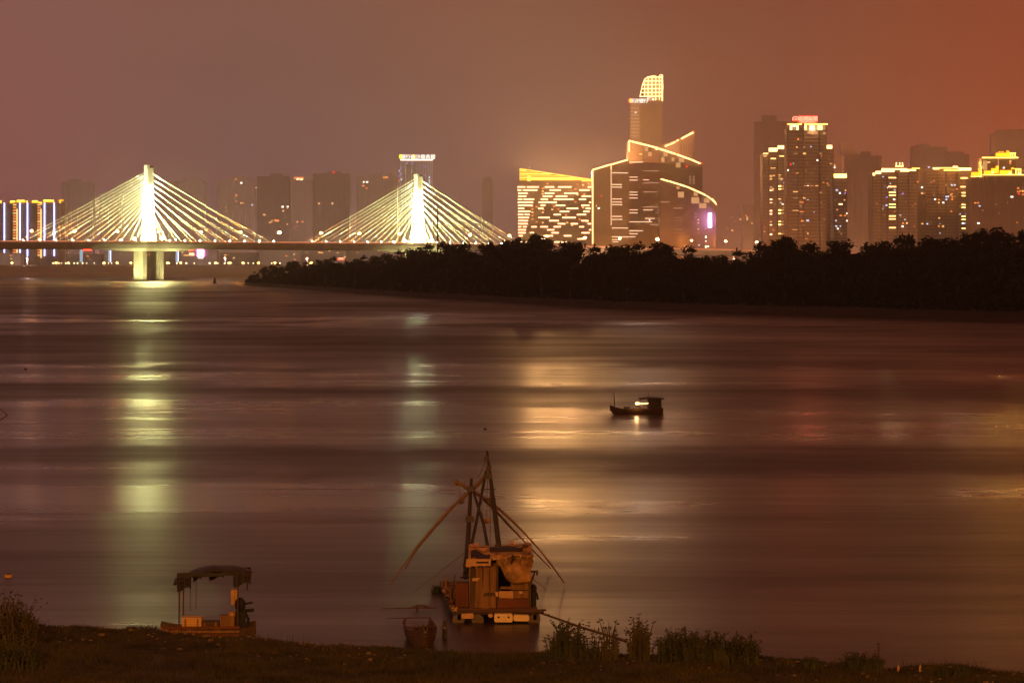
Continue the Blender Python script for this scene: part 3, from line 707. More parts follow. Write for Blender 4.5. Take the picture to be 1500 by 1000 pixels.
b = far_block(84, 95, 296, 3100, 'dark slim tower with a small yellow roof light beside the neon towers', wins=((89.5, 293.6, 7, 1.6, 'capyellow'), (88.2, 296, 2.4, 3.4, 'capyellow')))

# ---- text helper: signs are real letters
def sign_text(txt, height, mat_, parent, loc, name='letters', vertical=False, extrude=.15):
    cu = bpy.data.curves.new(name, 'FONT'); cu.body = '\n'.join(txt) if vertical else txt
    cu.size = height*1.12; cu.align_x = 'CENTER'; cu.extrude = extrude; cu.space_character = 1.0; cu.offset = height*.012
    if vertical: cu.space_line = .86
    to = bpy.data.objects.new(name, cu); C.objects.link(to)
    bpy.context.view_layer.update()
    me = bpy.data.meshes.new_from_object(to.evaluated_get(bpy.context.evaluated_depsgraph_get()))
    bpy.data.objects.remove(to); me.materials.clear(); me.materials.append(mat_); me.name = name
    return inst(name, me, parent, loc, rot=(math.radians(90), 0, 0))

# ---- bank tower behind the right pylon
b = Bld('bank_tower', 'pale tower with vertical light lines and a big white roof sign behind the right pylon', 585, 635, 3000)
b.wall(585.5, 634, 235, 36, M['wall_pale'])
k = 3000/F
xs_ = [587, 590, 594, 598.5, 603, 607, 610.5, 613.5, 616.5, 620, 623.5, 627, 630, 633]
for i, p in enumerate(xs_):
    b.wall(p-.55, p+.55, 237, 1.2, M['wall_pale'], 'fin', -1.2)
    b.bar((p, 238), (p, 352), .8, G['facade_teal' if i < 6 and i % 2 else 'facade_led'], -1.3, 'light_line')
for (p, y, c) in ((596.5, 239, 'violet'), (604, 239, 'violet'), (587.5, 246.8, 'violet'), (584.8, 250.5, 'cool'), (584.8, 258, 'violet'), (584.8, 265, 'amber'), (588, 255, 'violet'), (588, 263, 'cool'), (623, 244.5, 'violet'), (623, 257.5, 'violet'), (629, 260, 'cool'), (629, 264.5, 'cool'), (629, 268, 'cool'), (590, 300, 'cool'), (588, 310, 'violet'), (597, 290, 'cool')): b.lit(p, y, 1.3, 2.6, G[c], -2.2, 'led_dot')
b.wall(586.5, 634, 227, 3, M['steel'], 'sign_frame', 1.2, bottom=235.4)
b.bar((586.5, 234.4), (634.4, 234.4), 2.0, G['signwhite'], -.6, 'sign_light_line')
sign_text('银行', 6.2*k, G['signwhite'], b.root, (b.x(594.5), -.8, b.z(232.2)))
sign_text('长沙商务楼', 6.6*k, G['signwhite'], b.root, (b.x(619.5), -.8, b.z(232.6)))
MB().ball((0, 0, 0), 2.0*k, .6, 3.0*k, 10, 6).build('sign_logo', G['yellow'], b.root, (b.x(586.8), -.8, b.z(229.6)))
o = MB().ball((0, 0, 0), 3.2*k, .5, 3.2*k, 12, 6).build('sign_logo', G['orange'], b.root, (b.x(605.6), -.6, b.z(229.8)))
MB().ball((0, -.5, 0), 1.7*k, .5, 1.7*k, 8, 5).build('logo_heart', G['signwhite'], o)
b.glowlamp(610, 224, 6, 40000, (1, .97, .95), 'sign_glow_fill')

# ---- gold crowned hotel
Y = 2550; b = Bld('gold_crowned_hotel', 'broad building with a slanting gold lit crown and rows of white light bars', 758, 867, Y); k = Y/F
b.wall(758.5, 866.5, 266, 45, M['glass_brown'])
b.wall(761, 866.8, 247, 40, M['wall_pale'], 'crown', .6, top2=263, bottom=266.5)
# horizontal crown bands, each as long as the slope leaves room for
for i in range(6):
    y = 248.6+i*2.75
    # the roof falls to the right: a band at height y reaches the place where the roof line passes it
    xr = 866 if y > 262.5 else 761+max(0, (y-247)/16.0)*106
    # bands lie below the falling roof line, so the upper ones are short
    b.lit((761+xr)/2, y+.9, max(4, xr-761), 1.9, G['gold' if i % 2 else 'goldpale'], .6, 'crown_band')
b.piers([763+4.3*i for i in range(24)], 264.5, 266.3, M['slab'], .8, y0=.6, proud=.5)
b.bar((761, 247.2), (867, 263.2), 1.0, G['goldhot'], .4, 'crown_edge_light')
b.bar((778, 261.8), (838, 261.8), 3.2, G['goldhot'], .3, 'crown_light_bar'); b.lit(775, 261.5, 4.5, 8, G['goldhot'], .3, 'crown_lamp'); b.bar((838, 261.8), (853, 261.8), 2.2, G['goldhot'], .3, 'crown_light_bar'); b.bar((852, 264.8), (866, 264.8), 1.5, G['goldhot'], .3, 'crown_light_bar')
BARS = """274:758-769.5,772-789,798-812,817.5-837,861-866.5;278.6:758-763.5,766-787,805-821.5,848.5-863.5;283.2:759-773,798-812,826.5-846.5;287.6:759-771,795-809,814-831,852-866;292.1:758.6-765,767-782.5,792-802.5,811-840,848-858.5;296.5:758.4-781,789-815.5,863-866.5;301:759-780,792-799,814-828,851.5-863.5;305.4:759-768,788.5-796,830-847,858-865.5;309.9:759-777,820-834,854.5-863.5;314.4:758.5-766.5,768.5-776,811-821.5,845-858.5;318.8:759-775,788.5-805.5,823.5-843.5;323.3:759-773.5,804.5-818.5,851.5-862;327.8:759-773,817-828,836-846.5,861-866.5;332.2:759-763.5,766-771.5,778.5-786,791.5-802.5,811-821.5,848.5-855.5;336.7:759-770.5,801.5-812,863-866.5;341:759-770,776-782,808-818.5,852-863.5;345.4:760-765.5,796-810,826-837;350:784-800,846-858;354.5:762-790,812-830"""
for row in BARS.split(';'):
    y, segs = row.split(':'); y = float(y)
    for sgm in segs.split(','):
        a, c = map(float, sgm.split('-')); b.bar((a, y), (c, y), 1.75, G['bar'], 0, 'light_bar', .8)
for (p, y) in ((795, 276), (795, 280), (795, 284), (779, 302), (780, 306.5), (780, 311), (780, 316), (780, 321), (786, 325), (795, 311), (796, 307), (809, 307), (818, 306.5), (812, 302.5), (786, 303), (854, 271), (846, 270), (862, 269), (854, 304), (856, 285), (843, 277), (843, 296), (831, 326), (849, 321), (795, 326), (838, 330), (860, 325), (846, 285.5), (802, 269.4), (829, 315)): b.lit(p, y, 3.0, 2.0, G['amber' if hash01(p, y) > .5 else 'warm'])
b.piers([800+4.2*i for i in range(13)], 267, 273, M['slab'], .7, proud=.5)
b.slabs(758.5, 866.5, 268, 372, 3.2, M['glass_brown'], proud=.35, th=.5, name='floor_band')
b.glowlamp(790, 240, 22, 1000000, (1, .5, .17)); b.glowlamp(835, 247, 22, 1000000, (1, .5, .17))
MB().tube([(b.x(776), 12, b.z(250)), (b.x(776), 12, b.z(245))], .3, 5).build('aerial', M['steel'], b.root)
b.lit(776, 244.8, 1.4, 1.2, G['cool'], 12, 'beacon')

# ---- slanted slab with a lit outline, left end of the dark complex
Y = 2480; b = Bld('slanted_slab_tower', 'dark slab with a slanting lit roof edge and a lit left corner', 867, 922, Y)
b.wall(867.5, 895, 250, 30, M['glass_brown'], top2=242); b.wall(895, 922, 242, 30, M['glass_brown'], top2=234.4, y0=.8)
b.bar((868, 249), (894.5, 241), 1.9, G['edge'], 0, 'roof_edge_light'); b.bar((895.5, 241), (919.5, 234.2), 1.9, G['edge'], .6, 'roof_edge_light')
b.bar((868.2, 250), (868.2, 357), 1.3, G['edge'], 0, 'corner_light'); b.bar((895.2, 242), (895.2, 248), 1.2, G['edgethin'], 0, 'corner_light'); b.bar((895.2, 248), (895.2, 330), .7, G['thin'], 0, 'corner_light')
b.piers([871+3.0*i for i in range(8)], 252, 352, M['wall_pale'], .8, proud=.6)
for (p, y, w, c) in ((877, 305, 2.8, 'white'), (873.5, 301.5, 1.4, 'warm'), (881, 287, 1.6, 'red')): b.lit(p, y, w, 2, G[c], -.6)
for (a, c, y) in ((896.5, 920, 253.4), (896.5, 911, 270.4), (896.5, 911, 274.2), (896.5, 911.5, 291.6), (896.5, 911.5, 296), (896.5, 911.5, 299.8), (896.5, 911.5, 317), (896.5, 911.5, 321.4), (896.5, 920, 334), (896.5, 921, 346.8), (896.5, 910, 351.2), (897, 906, 354.4)): b.bar((a, y), (c, y), .95, G['thin'], .8, 'facade_line')
b.glowlamp(890, 233, 14, 330000, (1, .5, .18))

# ---- main dark stepped tower
Y = 2520; b = Bld('stepped_glass_tower', 'big dark glass tower with a falling lit roof edge and stepped lit corners', 920, 1030, Y)
GB = M['glass_brown']
b.wall(920.5, 953, 207, 34, GB, top2=215, bottom=221.5); b.wall(920, 942, 221, 40, GB, y0=-.6); b.wall(942, 966, 216, 40, GB, top2=220)
b.wall(966, 990, 224, 40, GB, y0=.5); b.wall(990, 1006, 232, 36, GB, y0=1.0); b.wall(1006, 1029, 240, 34, GB, y0=1.6)
b.piers([923+3.2*i for i in range(7)], 209.5, 220.5, M['wall_pale'], .9, proud=.5)
for (pa, pb) in (((921, 206.2), (964, 217.2)), ((965.5, 218), (989.5, 225.8)), ((991.5, 226.4), (1012.5, 234)), ((1013, 234.2), (1026, 239.8))): b.bar(pa, pb, 2.0, G['edge'], 0, 'roof_edge_light')
b.bar((921.8, 206), (921.8, 222), 1.5, G['edge'], -.6, 'corner_light')
b.lit(1028.4, 239, 2.0, 2.0, G['red'], -.5, 'beacon'); b.lit(1006, 244, 2.2, 2.0, G['red'], 1.0, 'beacon'); b.lit(938.6, 226, 4, 1.5, G['warm'], -.6)
for (p, y, w, h) in ((947, 218.5, 5, 6), (952, 226, 5, 6), (975, 226, 6.5, 6), (998.5, 234.5, 8, 6.5), (993.5, 242, 7, 7), (971, 234, 5, 7), (986, 233.5, 4, 5)): b.lit(p, y, w, h, G['cream'], .2, 'wash_glow_panel')  # emissive panels where wall wash would brighten the facade
LINES = "919.5-942:237.6;919.5-934:259.6;919.5-934:264;942-964.5:250.4;942-951:263.6;942-964.5:268;919.5-934:281.6;919.5-934:285.6;919.5-934:290.2;942-962:281.2;942-964:303.2;942-956:307.6;919.5-934:307.6;919.5-934:312;919.5-955:325;945-959:320;952-967.5:329;919.5-942:338;919.5-934:342.4;919.5-931:346.8;966.5-983.5:296;966-982.5:314.2;966-982.5:318.4;966-980:341.4;968-982:345.8;957-967:303.4;960-966:311.6"
for q in LINES.split(';'):
    ac, y = q.split(':'); a, c = map(float, ac.split('-')); b.bar((a, float(y)), (c, float(y)), .95, G['thin' if c < 960 else 'dim'], -.6 if a < 941 else .0, 'facade_line')
for (p, y, c) in ((966, 283, 'cool'), (966, 289, 'cool'), (966.4, 296, 'cool'), (967, 301, 'violet'), (984, 281, 'cool'), (984, 285, 'cool'), (984, 290, 'violet'), (951.5, 322.4, 'white'), (946.5, 320, 'warm'), (919.6, 274, 'dimwarm'), (919.6, 296, 'dimwarm'), (919.6, 330, 'dimwarm'), (946.5, 274.4, 'dimwarm')): b.lit(p, y, 1.5, 1.6, G[c], -.8)
for i in range(6): b.lit(1011+5.6*(i % 2), 259+(i//2)*4.6, 2.6, 2.2, G['dim'], 1.4, 'dim_window')
b.slabs(942, 1029, 232, 372, 3.2, GB, proud=.3, th=.45, y0=.5, name='floor_band')
b.glowlamp(935, 201, 14, 110000, (1, .5, .2)); b.glowlamp(980, 214, 14, 90000, (1, .5, .22)); b.glowlamp(1010, 226, 14, 60000, (1, .5, .22))

# ---- narrow wing with a rising lit edge
Y = 2600; b = Bld('rising_edge_tower', 'dark narrow wing behind the stepped tower with a dotted light line rising to the right', 953, 1018, Y)
b.wall(953, 978, 224, 26, GB, top2=209); b.wall(978, 1017, 210, 26, GB, top2=195)
for (pa, pb, w) in (((953.5, 222.6), (964, 217.6), 1.9), ((974.5, 214.4), (979.5, 212.2), 1.8), ((981, 211.8), (989, 208.2), 1.8), ((990.6, 206.8), (994, 205.2), 1.7), ((998, 203.4), (1015.6, 194), 2.2)): b.bar(pa, pb, w, G['edge'], -.3, 'roof_edge_light')
b.lit(1015.6, 193, 2, 2, G['red'], -.8, 'beacon'); b.wall(996, 1014, 211, 2, M['wall_brown'], 'bay', -2)
b.piers([999+2.6*i for i in range(6)], 211, 236, M['wall_pale'], .7, y0=-2, proud=.5)

# ---- lower curved tower with the violet sign
Y = 2450; b = Bld('curved_roof_tower', 'lower dark tower with a drooping curved light edge and a violet white vertical sign', 967, 1050, Y)
def arc(px): return interp([(967, 262.2), (975, 264), (990, 268.6), (1006, 273.6), (1020, 279.6), (1032, 285), (1040, 290), (1046, 295.6), (1050, 301)], px)
edges = [967, 984, 994, 1004, 1012, 1020, 1028, 1036, 1044, 1050]
for i, (a, c) in enumerate(zip(edges, edges[1:])): b.wall(a, c, arc(a)+5+i*.9, 30-i, M['glass_dark'], top2=arc(c)+5+i*.9, y0=i*.9)
pts = [967.5, 980, 993, 1006.5, 1020, 1028, 1034, 1040, 1045]
for a, c in zip(pts, pts[1:]): b.bar((a+.5, arc(a+.5)), (c-.2, arc(c)), 2.0 if c < 1036 else 1.5, G['edge'], .5, 'roof_edge_light')
for a, c in ((1045, 1048), (1048, 1050.4)): b.bar((a-1, arc(a)-4), (c-.6, arc(c)-1), 1.1, G['edge'], 3, 'roof_edge_light')
b.lit(969, 263, 2, 1.6, G['red'], .2, 'beacon')
for (p, y, w, h) in ((997.5, 285.2, 9, 8.5), (1018.5, 293.5, 11.5, 9), (1019, 284, 6, 6), (1029.5, 301.5, 10.5, 7), (1035.5, 293.5, 8, 6.5), (993, 275, 4.5, 4)): b.lit(p, y, w, h, G['cream'], 0, 'wash_glow_panel')
for (a, c, y) in ((986.5, 999.5, 305), (986.5, 999.5, 318.4), (986.5, 999.5, 322.8), (986.5, 999.5, 336.4), (986.5, 1000.5, 341.2), (968, 981, 296)): b.bar((a, y), (c, y), .85, G['dim'], .6, 'facade_line')
for (p, y, c, w, h) in ((1019, 313.4, 'dimwarm', 3, .9), (1019, 317.6, 'dimwarm', 3, .9), (1023, 322, 'warm', 2, 1.3), (1023, 326.6, 'warm', 2, 1.3), (1023, 335.6, 'warm', 2, 1.2), (1023, 340.6, 'dimwarm', 2.2, 1.2), (1033.6, 334.6, 'dimwarm', 2, 2), (1034, 347, 'kiosk', 1.6, 3.4), (1034, 353.4, 'white', 1.8, 1.4), (1034, 361.4, 'kiosk', 2.2, 2.6), (1037.4, 361, 'kiosk', 2, 1.8), (1024, 359, 'cool', 2, 1.8), (1001, 341, 'dimwarm', 1.4, 1.4)): b.lit(p, y, w, h, G[c], .2)
b.wall(1038, 1043.4, 311, 1.2, M['steel'], 'sign_frame', 6.0, bottom=334)
kk_ = Y/F; b.lit(1040.6, 322.5, 5.6, 21.5, G['neonpurple'], 5.9, 'sign_board', .5)
sign_text('洲际酒店', 5.0*kk_, G['signwhite'], b.root, (b.x(1040.6), 5.3, b.z(316.8)), 'letters', True)
b.glowlamp(1040.6, 322, -4, 22000, (.66, .38, 1), 'sign_glow_fill')
b.slabs(967, 1012, 276, 374, 3.2, M['glass_dark'], proud=.3, th=.45, name='floor_band')

# ---- tallest tower with the lit lattice crown
Y = 2800; b = Bld('lattice_crown_tower', 'tallest tower with a lit lattice crown and a white sign at its shoulder', 923, 971, Y); k = Y/F
b.wall(923.5, 938, 152, 34, M['wall_pale']); b.wall(938, 970.6, 147.5, 40, GB, y0=.6)
for i in range(9): b.bar((923.6, 158.6+5.1*i), (936.4, 158.6+5.1*i), .8, G['dim'], 0, 'facade_line')
b.lit(931, 165, 2, 2, G['white'], -.3)
b.slabs(938, 970.6, 150, 240, 3.6, GB, proud=.35, th=.5, y0=.6, name='floor_band')
# lattice: curved left side, posts and rings
def crown_left(py): return interp([(110, 966), (112, 952), (114, 946), (119, 943), (128, 940), (137, 938.6), (142, 937.4), (149, 937)], py)
core = b.wall(950, 969, 114, 16, M['wall_pale'], 'crown_core', 8, top2=111, bottom=148)
for i, py in enumerate((113.4, 119, 124.6, 130.4, 136, 141.6)):
    l_ = max(crown_left(py), 938); b.bar((l_, py), (970.6, py-.4), 1.15, G['cappale'], .4, 'crown_ring')
for p in (944, 949.5, 955, 960.5, 966):
    yt = next(y for y in range(110, 150) if crown_left(y) <= p+1); b.bar((p, yt), (p, 147 if p > 960 else 142), .8, G['cap'], .5, 'crown_post')
prev = None
for y in (111, 113, 116, 120, 126, 133, 142):
    if prev: b.bar((crown_left(prev), prev), (crown_left(y), y), .9, G['cappale'], .4, 'crown_post')
    prev = y
b.bar((970.2, 110), (970.2, 148), 1.6, G['cap'], .4, 'crown_post')
for yy in (116, 121.5, 127.4, 133.2, 138.8):
    for p in (946.7, 952.2, 957.7, 963.2, 968): 
        if p > crown_left(yy)+1: b.lit(p, yy+.3, 4.4, 4.2, G['cream'], 1.0, 'crown_panel')
b.lit(971.4, 127, 1.3, 7, G['signred'], 2, 'sign_edge'); b.lit(970.4, 127, 1.4, 8, G['yellow'], .2, 'sign_side')
b.lit(968.4, 109.4, 1.5, 1.2, G['white'], 4, 'beacon'); b.lit(957, 145.8, 2, 2, G['kiosk'], .4, 'roof_lamp'); b.lit(951, 142.2, 1.2, 1.2, G['white'], .3, 'roof_lamp')
b.wall(923, 946, 144.4, 1.0, M['steel'], 'sign_frame', -.6, bottom=151)
sign_text('长沙银行', 6.0*k, G['signwhite'], b.root, (b.x(936), -1.0, b.z(150.4)))
o = MB().ball((0, 0, 0), 2.2*k, .6, 3.2*k, 10, 6).build('sign_logo', G['signred'], b.root, (b.x(923.6), -.8, b.z(147.8)))
MB().ball((0, -.5, 0), 1.1*k, .4, 1.8*k, 8, 5).build('logo_heart', G['yellow'], o)
b.glowlamp(934, 141, 6, 90000, (1, .86, .66), 'sign_glow_fill'); b.glowlamp(955, 106, 10, 90000, (1, .6, .4))

# ---- residential towers right of the dip
def res_tower(label, px0, px1, top, Y, bays, wallm='wall_brown', step=3.55, slabm='slab', nwin=7):
    b = Bld('residential_tower', label, px0, px1, Y)
    b.wall(px0, px1, top, 24, M[wallm])
    for i, (a, c, t, pr) in enumerate(bays):
        b.wall(a, c, t, 3+pr, M[wallm], 'bay', -pr); b.slabs(a, c, t+2, 372, step, M[slabm], y0=-pr, proud=.7, th=1.15)
        rw = random.Random(repr((a, c, t)))
        for q in range(nwin):
            fl = int(rw.random()*(345-t)/step); py = 371.2-step*(int((371-t)/step)-1-fl)
            b.lit(rw.uniform(a+1.2, c-1.2), py, rw.uniform(1.2, 2.4), 1.5, G[rw.choice(('dimwarm', 'dimwarm', 'warm', 'amber', 'dimwarm', 'cool'))], -pr)
    return b
rnd = random.Random(11)
b = res_tower('gold capped residential tower with lit stairwell columns left of the red signed one', 1117, 1152, 226, 2500, ((1117, 1125, 230, 1.2), (1126, 1137.5, 221, 2.4), (1139, 1151.5, 217, 3.2)), 'wall_pale')
b.lit(1132, 219.6, 12.5, 5.4, G['cappale'], -2.5, 'cap_glow'); b.lit(1145, 216, 12.5, 5.2, G['cappale'], -3.3, 'cap_glow'); b.lit(1121.4, 225.2, 7, 1.3, G['cap'], -1.3, 'cap_glow'); b.lit(1120.6, 229, 5, 1.2, G['warm'], -1.3, 'cap_glow'); b.lit(1132.4, 232.6, 7, 1.1, G['cap'], -2.6, 'cap_glow'); b.lit(1146.4, 229.3, 10, 1.2, G['cap'], -3.4, 'cap_glow'); b.lit(1132, 245.6, 7.5, 1.8, G['cap'], -2.6); b.lit(1133, 256, 3.4, 2.4, G['amber'], -2.6)
for y in (258.4, 262.2, 275.5, 279.3, 292.2, 296.4, 309, 313.4, 325.8, 330, 343.4): b.lit(1129, y, 3.4, 1.9, G['bar'] if y > 270 else G['warm'], -2.6)
for y in (255.6, 260.6, 273, 276.8, 291, 308, 312.4, 325, 329, 342): b.lit(1141.6, y, 3.8, 1.8, G['cap'], -3.4); b.lit(1147.6, y, 7, .7, G['warm'], -3.4, 'light_strip')
for (p, y, c) in ((1145, 262, 'warm'), (1132, 277, 'warm'), (1143, 296, 'white'), (1146, 299.6, 'white'), (1150.6, 301, 'white'), (1148, 305, 'warm'), (1132.6, 337, 'amber'), (1144, 341.6, 'warm')): b.lit(p, y, 2.4, 1.8, G[c], -3.4)

b = res_tower('tall residential tower with a flared gold crown and a red hotel sign on its roof', 1152.5, 1211, 188, 2450, ((1155, 1168, 190, 1.4), (1169.5, 1176, 191, .8), (1177, 1199, 190, 2.2), (1201, 1209.5, 191, 1.2)))
k = 2450/F
for (a, c) in ((1153, 1173.5), (1177.4, 1211.5)):
    MB().prism([(b.x(a+1.5), b.z(183.6)), (b.x(c-1.5), b.z(183.6)), (b.x(c), b.z(181.4)), (b.x(a), b.z(181.4))], -4.5, 12).build('crown_canopy', M['slab'], b.root)
    b.bar((a, 182.4), (c, 182.4), 1.5, G['capline'], -4.4, 'crown_rim_glow')
for (a, c) in ((1156, 1170), (1177.6, 1208.5)):
    n = max(3, int((c-a)/3.6)); w = (c-a)/n
    for i in range(n): b.lit(a+w*(i+.5), 187.2, w*.72, 7.0, G['cappale' if (i % 3 != 1) else 'cream'], -2.2, 'loggia_glow')  # recesses glow themselves instead of being lit
    for i in range(n+1): b.wall(a+w*i-.35, a+w*i+.35, 183, 1.4, M['slab'], 'crown_column', -3.2, bottom=192)
b.lit(1163, 184.8, 6, 3, G['signwhite'], -2.8, 'roof_lamp')
for (p, w, y) in ((1190, 15, 195), (1207, 4, 195.5)): b.lit(p, y, w, 3.6, G['cream'], -2.4, 'loggia_glow')
for (p, y, w, c) in ((1168.8, 204, 2.4, 'amber'), (1167, 216.2, 3, 'warm'), (1165, 225, 6, 'dimwarm'), (1178, 225.2, 4.6, 'warm'), (1178, 216, 4, 'dimwarm'), (1197, 235, 2.2, 'white'), (1165, 253.3, 8, 'warm'), (1164.4, 263.6, 7, 'cool'), (1178.6, 273, 2.8, 'amber'), (1183, 273, 2.8, 'white'), (1189, 273, 4, 'amber'), (1196, 272.8, 4.6, 'warm'), (1183, 269, 2, 'dimwarm'), (1206, 268, 2, 'warm'), (1165, 281, 7, 'warm'), (1178, 290, 4, 'warm'), (1165, 290.4, 7, 'dimwarm'), (1174, 296.4, 6.5, 'amber'), (1174.4, 310.2, 6, 'amber'), (1165, 308.6, 8, 'warm'), (1165, 299.6, 7, 'dimwarm'), (1182.6, 323.2, 4, 'cool'), (1175, 323.6, 4, 'amber'), (1164, 336, 8, 'warm'), (1178, 330, 4, 'dimwarm'), (1202.5, 330, 4, 'dimwarm'), (1192, 310, 2, 'cool'), (1154, 249.6, 1.8, 'white'), (1158, 241, 2, 'red'), (1183, 342, 2.4, 'warm'), (1181, 350, 5, 'amber'), (1173, 302, 2.6, 'dimwarm'), (1202, 225, 4, 'dimwarm'), (1202, 282, 4, 'dimwarm')): b.lit(p, y, w, 1.3 if w > 5 else 2.2, G[c], -2.3 if 1176 < p < 1200 else -1.5)
b.wall(1161, 1197.5, 170.5, 1.2, M['steel'], 'sign_frame', .4, bottom=181.5)
sign_text('北城宾馆', 6.4*k, G['signpink'], b.root, (b.x(1183.6), -.4, b.z(176.6)))
b.lit(1184, 174.4, 26.5, 8.0, G['signred'], .2, 'sign_board', .3)
sign_text('BEICHENG   HOTEL', 1.9*k, G['signpink'], b.root, (b.x(1182.6), -.4, b.z(179.6)), 'small_letters')
b.lit(1182.6, 179, 25, 2.4, G['signred'], .2, 'sign_board', .3)
g = MB(); g.tube([(math.cos(w_)*4.4*k, 0, math.sin(w_)*4.4*k) for w_ in [math.pi*(-.08+1.16*i/12) for i in range(13)]], .55*k, 6); g.build('sign_arc', G['signpink'], b.root, (b.x(1165.4), -.3, b.z(175.4)))
MB().ball((0, 0, 0), 1.1*k, .5, 1.1*k, 8, 5).build('sign_star', G['signpink'], b.root, (b.x(1165.8), -.3, b.z(174.4)))
b.lit(1165.4, 175.6, 8.4, 2.6, G['signred'], .2, 'sign_board', .3)
b.glowlamp(1183, 166, 2, 60000, (1, .14, .07), 'sign_glow_fill'); b.glowlamp(1190, 189, -6, 9000, (1, .6, .3))

b = res_tower('slim tower with one bright cap tucked against the right side of the red signed tower', 1209.5, 1221.5, 218, 2560, ((1210, 1220.5, 219, .6),))
b.lit(1214.6, 215.4, 8.4, 5.4, G['cappale'], -1.0, 'cap_glow')
for (p, y, c) in ((1222.3, 242.6, 'warm'), (1222.3, 245.6, 'white'), (1218.2, 304.8, 'white'), (1210, 252.6, 'dimwarm'), (1212, 269, 'amber')): b.lit(p, y, 2, 2, G[c], -1.4)
b = res_tower('short tower with a flat bright gold cap in front of the hazy striped slab', 1221, 1241, 262, 2500, ((1222, 1240, 263, .8),))
b.lit(1230.8, 257.8, 18.5, 5.8, G['cap'], -1.2, 'cap_glow'); b.bar((1221, 257), (1224, 257), 3.4, G['capline'], -1.6, 'cap_glow')
for (p, y, w, c) in ((1225.5, 278.6, 3.4, 'cool'), (1230, 283, 2.4, 'white'), (1237.6, 283, 2, 'violet'), (1231, 299.2, 5.4, 'bar'), (1231.4, 315.8, 3, 'amber'), (1237.8, 315.8, 2.6, 'amber'), (1224.4, 323.4, 2, 'cool'), (1224.6, 331.4, 2.6, 'cool'), (1230.6, 331.4, 1.6, 'cool'), (1227, 335, 2, 'white'), (1240.4, 323.4, 1.8, 'white'), (1240.2, 312.6, 1.4, 'white')): b.lit(p, y, w, 2, G[c], -1.6)

b = res_tower('residential block with a stepped pale gold cap and three roof posts', 1277, 1344, 254, 2450, ((1279, 1290, 258, 1.2), (1291, 1298, 251, .4), (1300, 1313, 252, 2.0), (1315, 1330, 252, 1.0), (1331, 1343, 250, 1.8)), step=3.3)
for (p, y, w, h, c) in ((1279.6, 255.4, 3.4, 4, 'cappale'), (1286, 252.8, 8, 4.2, 'cappale'), (1309.5, 248, 37, 2.2, 'cap'), (1300, 250.6, 19, 3.2, 'cappale'), (1325, 250, 13, 3.2, 'cappale'), (1334, 249.4, 14, 2.6, 'cap'), (1317, 243.6, 12, 1.6, 'cap'), (1341, 246.8, 12, .9, 'capline')): b.lit(p, y, w, h, G[c], -2.2, 'cap_glow')
for p in (1312.8, 1317.6, 1321.6): b.lit(p, 240, 1.5, 3.6, G['cappale'], -1.2, 'roof_post_glow')
for y in (260.6, 273.6, 282, 286.2, 299.4, 303.6, 316.6, 320.8, 333.6): b.lit(1306.6, y, 11 if y < 260 or y in (260.6, 273.6) else 9.6, 1.3, G['cap'], -2.4, 'light_strip')
for (p, y, c) in ((1300, 275, 'cool'), (1304, 275.4, 'warm'), (1309, 275.6, 'warm'), (1321.8, 283.8, 'violet'), (1309.4, 292.4, 'white'), (1309.8, 309.6, 'amber'), (1322.4, 327, 'amber'), (1328, 326.8, 'warm'), (1321.6, 331.6, 'white'), (1298, 300.8, 'cool'), (1298.4, 289, 'violet'), (1343.8, 266.4, 'amber')): b.lit(p, y, 2.6, 2.2, G[c], -2.3)
b.glowlamp(1310, 240, 10, 60000, (1, .6, .3))
b = res_tower('residential block with a pale flat cap and striped balconies left of the yellow lit roofs', 1345, 1422, 248, 2500, ((1356, 1372, 252, 1.6), (1374, 1384, 252, .6), (1386, 1398, 252, 1.4), (1403, 1419, 250, 2.0)), step=3.3)
for (p, y, w, h, c) in ((1370.5, 247, 9, 2.6, 'cap'), (1390, 246.2, 32, 1.2, 'capline'), (1394, 249.6, 24, 1.4, 'capline'), (1412.5, 248, 19, 4, 'cappale'), (1398.8, 244.4, 7, 2, 'cappale')): b.lit(p, y, w, h, G[c], -2.2, 'cap_glow')
for y in (261, 273.8, 282.6, 287, 300, 304, 317, 321.6, 334.6): b.lit(1411.6, y, 10 if y < 275 else 7, 1.3, G['cap'], -2.4, 'light_strip')
for (p, y, c) in ((1350, 274.8, 'white'), (1350, 283.4, 'warm'), (1353.4, 283.4, 'dimwarm'), (1360, 245.2, 'cool'), (1363.6, 266.6, 'dimwarm'), (1369.2, 292.2, 'white'), (1374.6, 297, 'warm'), (1381.2, 297, 'white'), (1375, 292.6, 'amber'), (1393.6, 271.2, 'cool'), (1398, 271.2, 'cool'), (1385.4, 271, 'dimwarm'), (1394.4, 288.4, 'amber'), (1394.4, 292.4, 'amber'), (1394, 284.4, 'amber'), (1398.6, 288, 'dimwarm'), (1385.6, 288.2, 'cool'), (1388.4, 288, 'cool'), (1385.6, 292.4, 'cool'), (1393, 309.6, 'amber'), (1375.2, 319.4, 'warm'), (1374.6, 331.4, 'amber'), (1381, 331.6, 'warm'), (1350.6, 327.8, 'warm'), (1357.8, 328, 'cool'), (1406, 314.2, 'cool'), (1414.4, 314, 'cool'), (1409.6, 327.2, 'white'), (1412.4, 327.4, 'cool'), (1401, 277, 'amber')): b.lit(p, y, 2.4, 2.0, G[c], -2.3)
b.glowlamp(1405, 240, 10, 60000, (1, .6, .32))

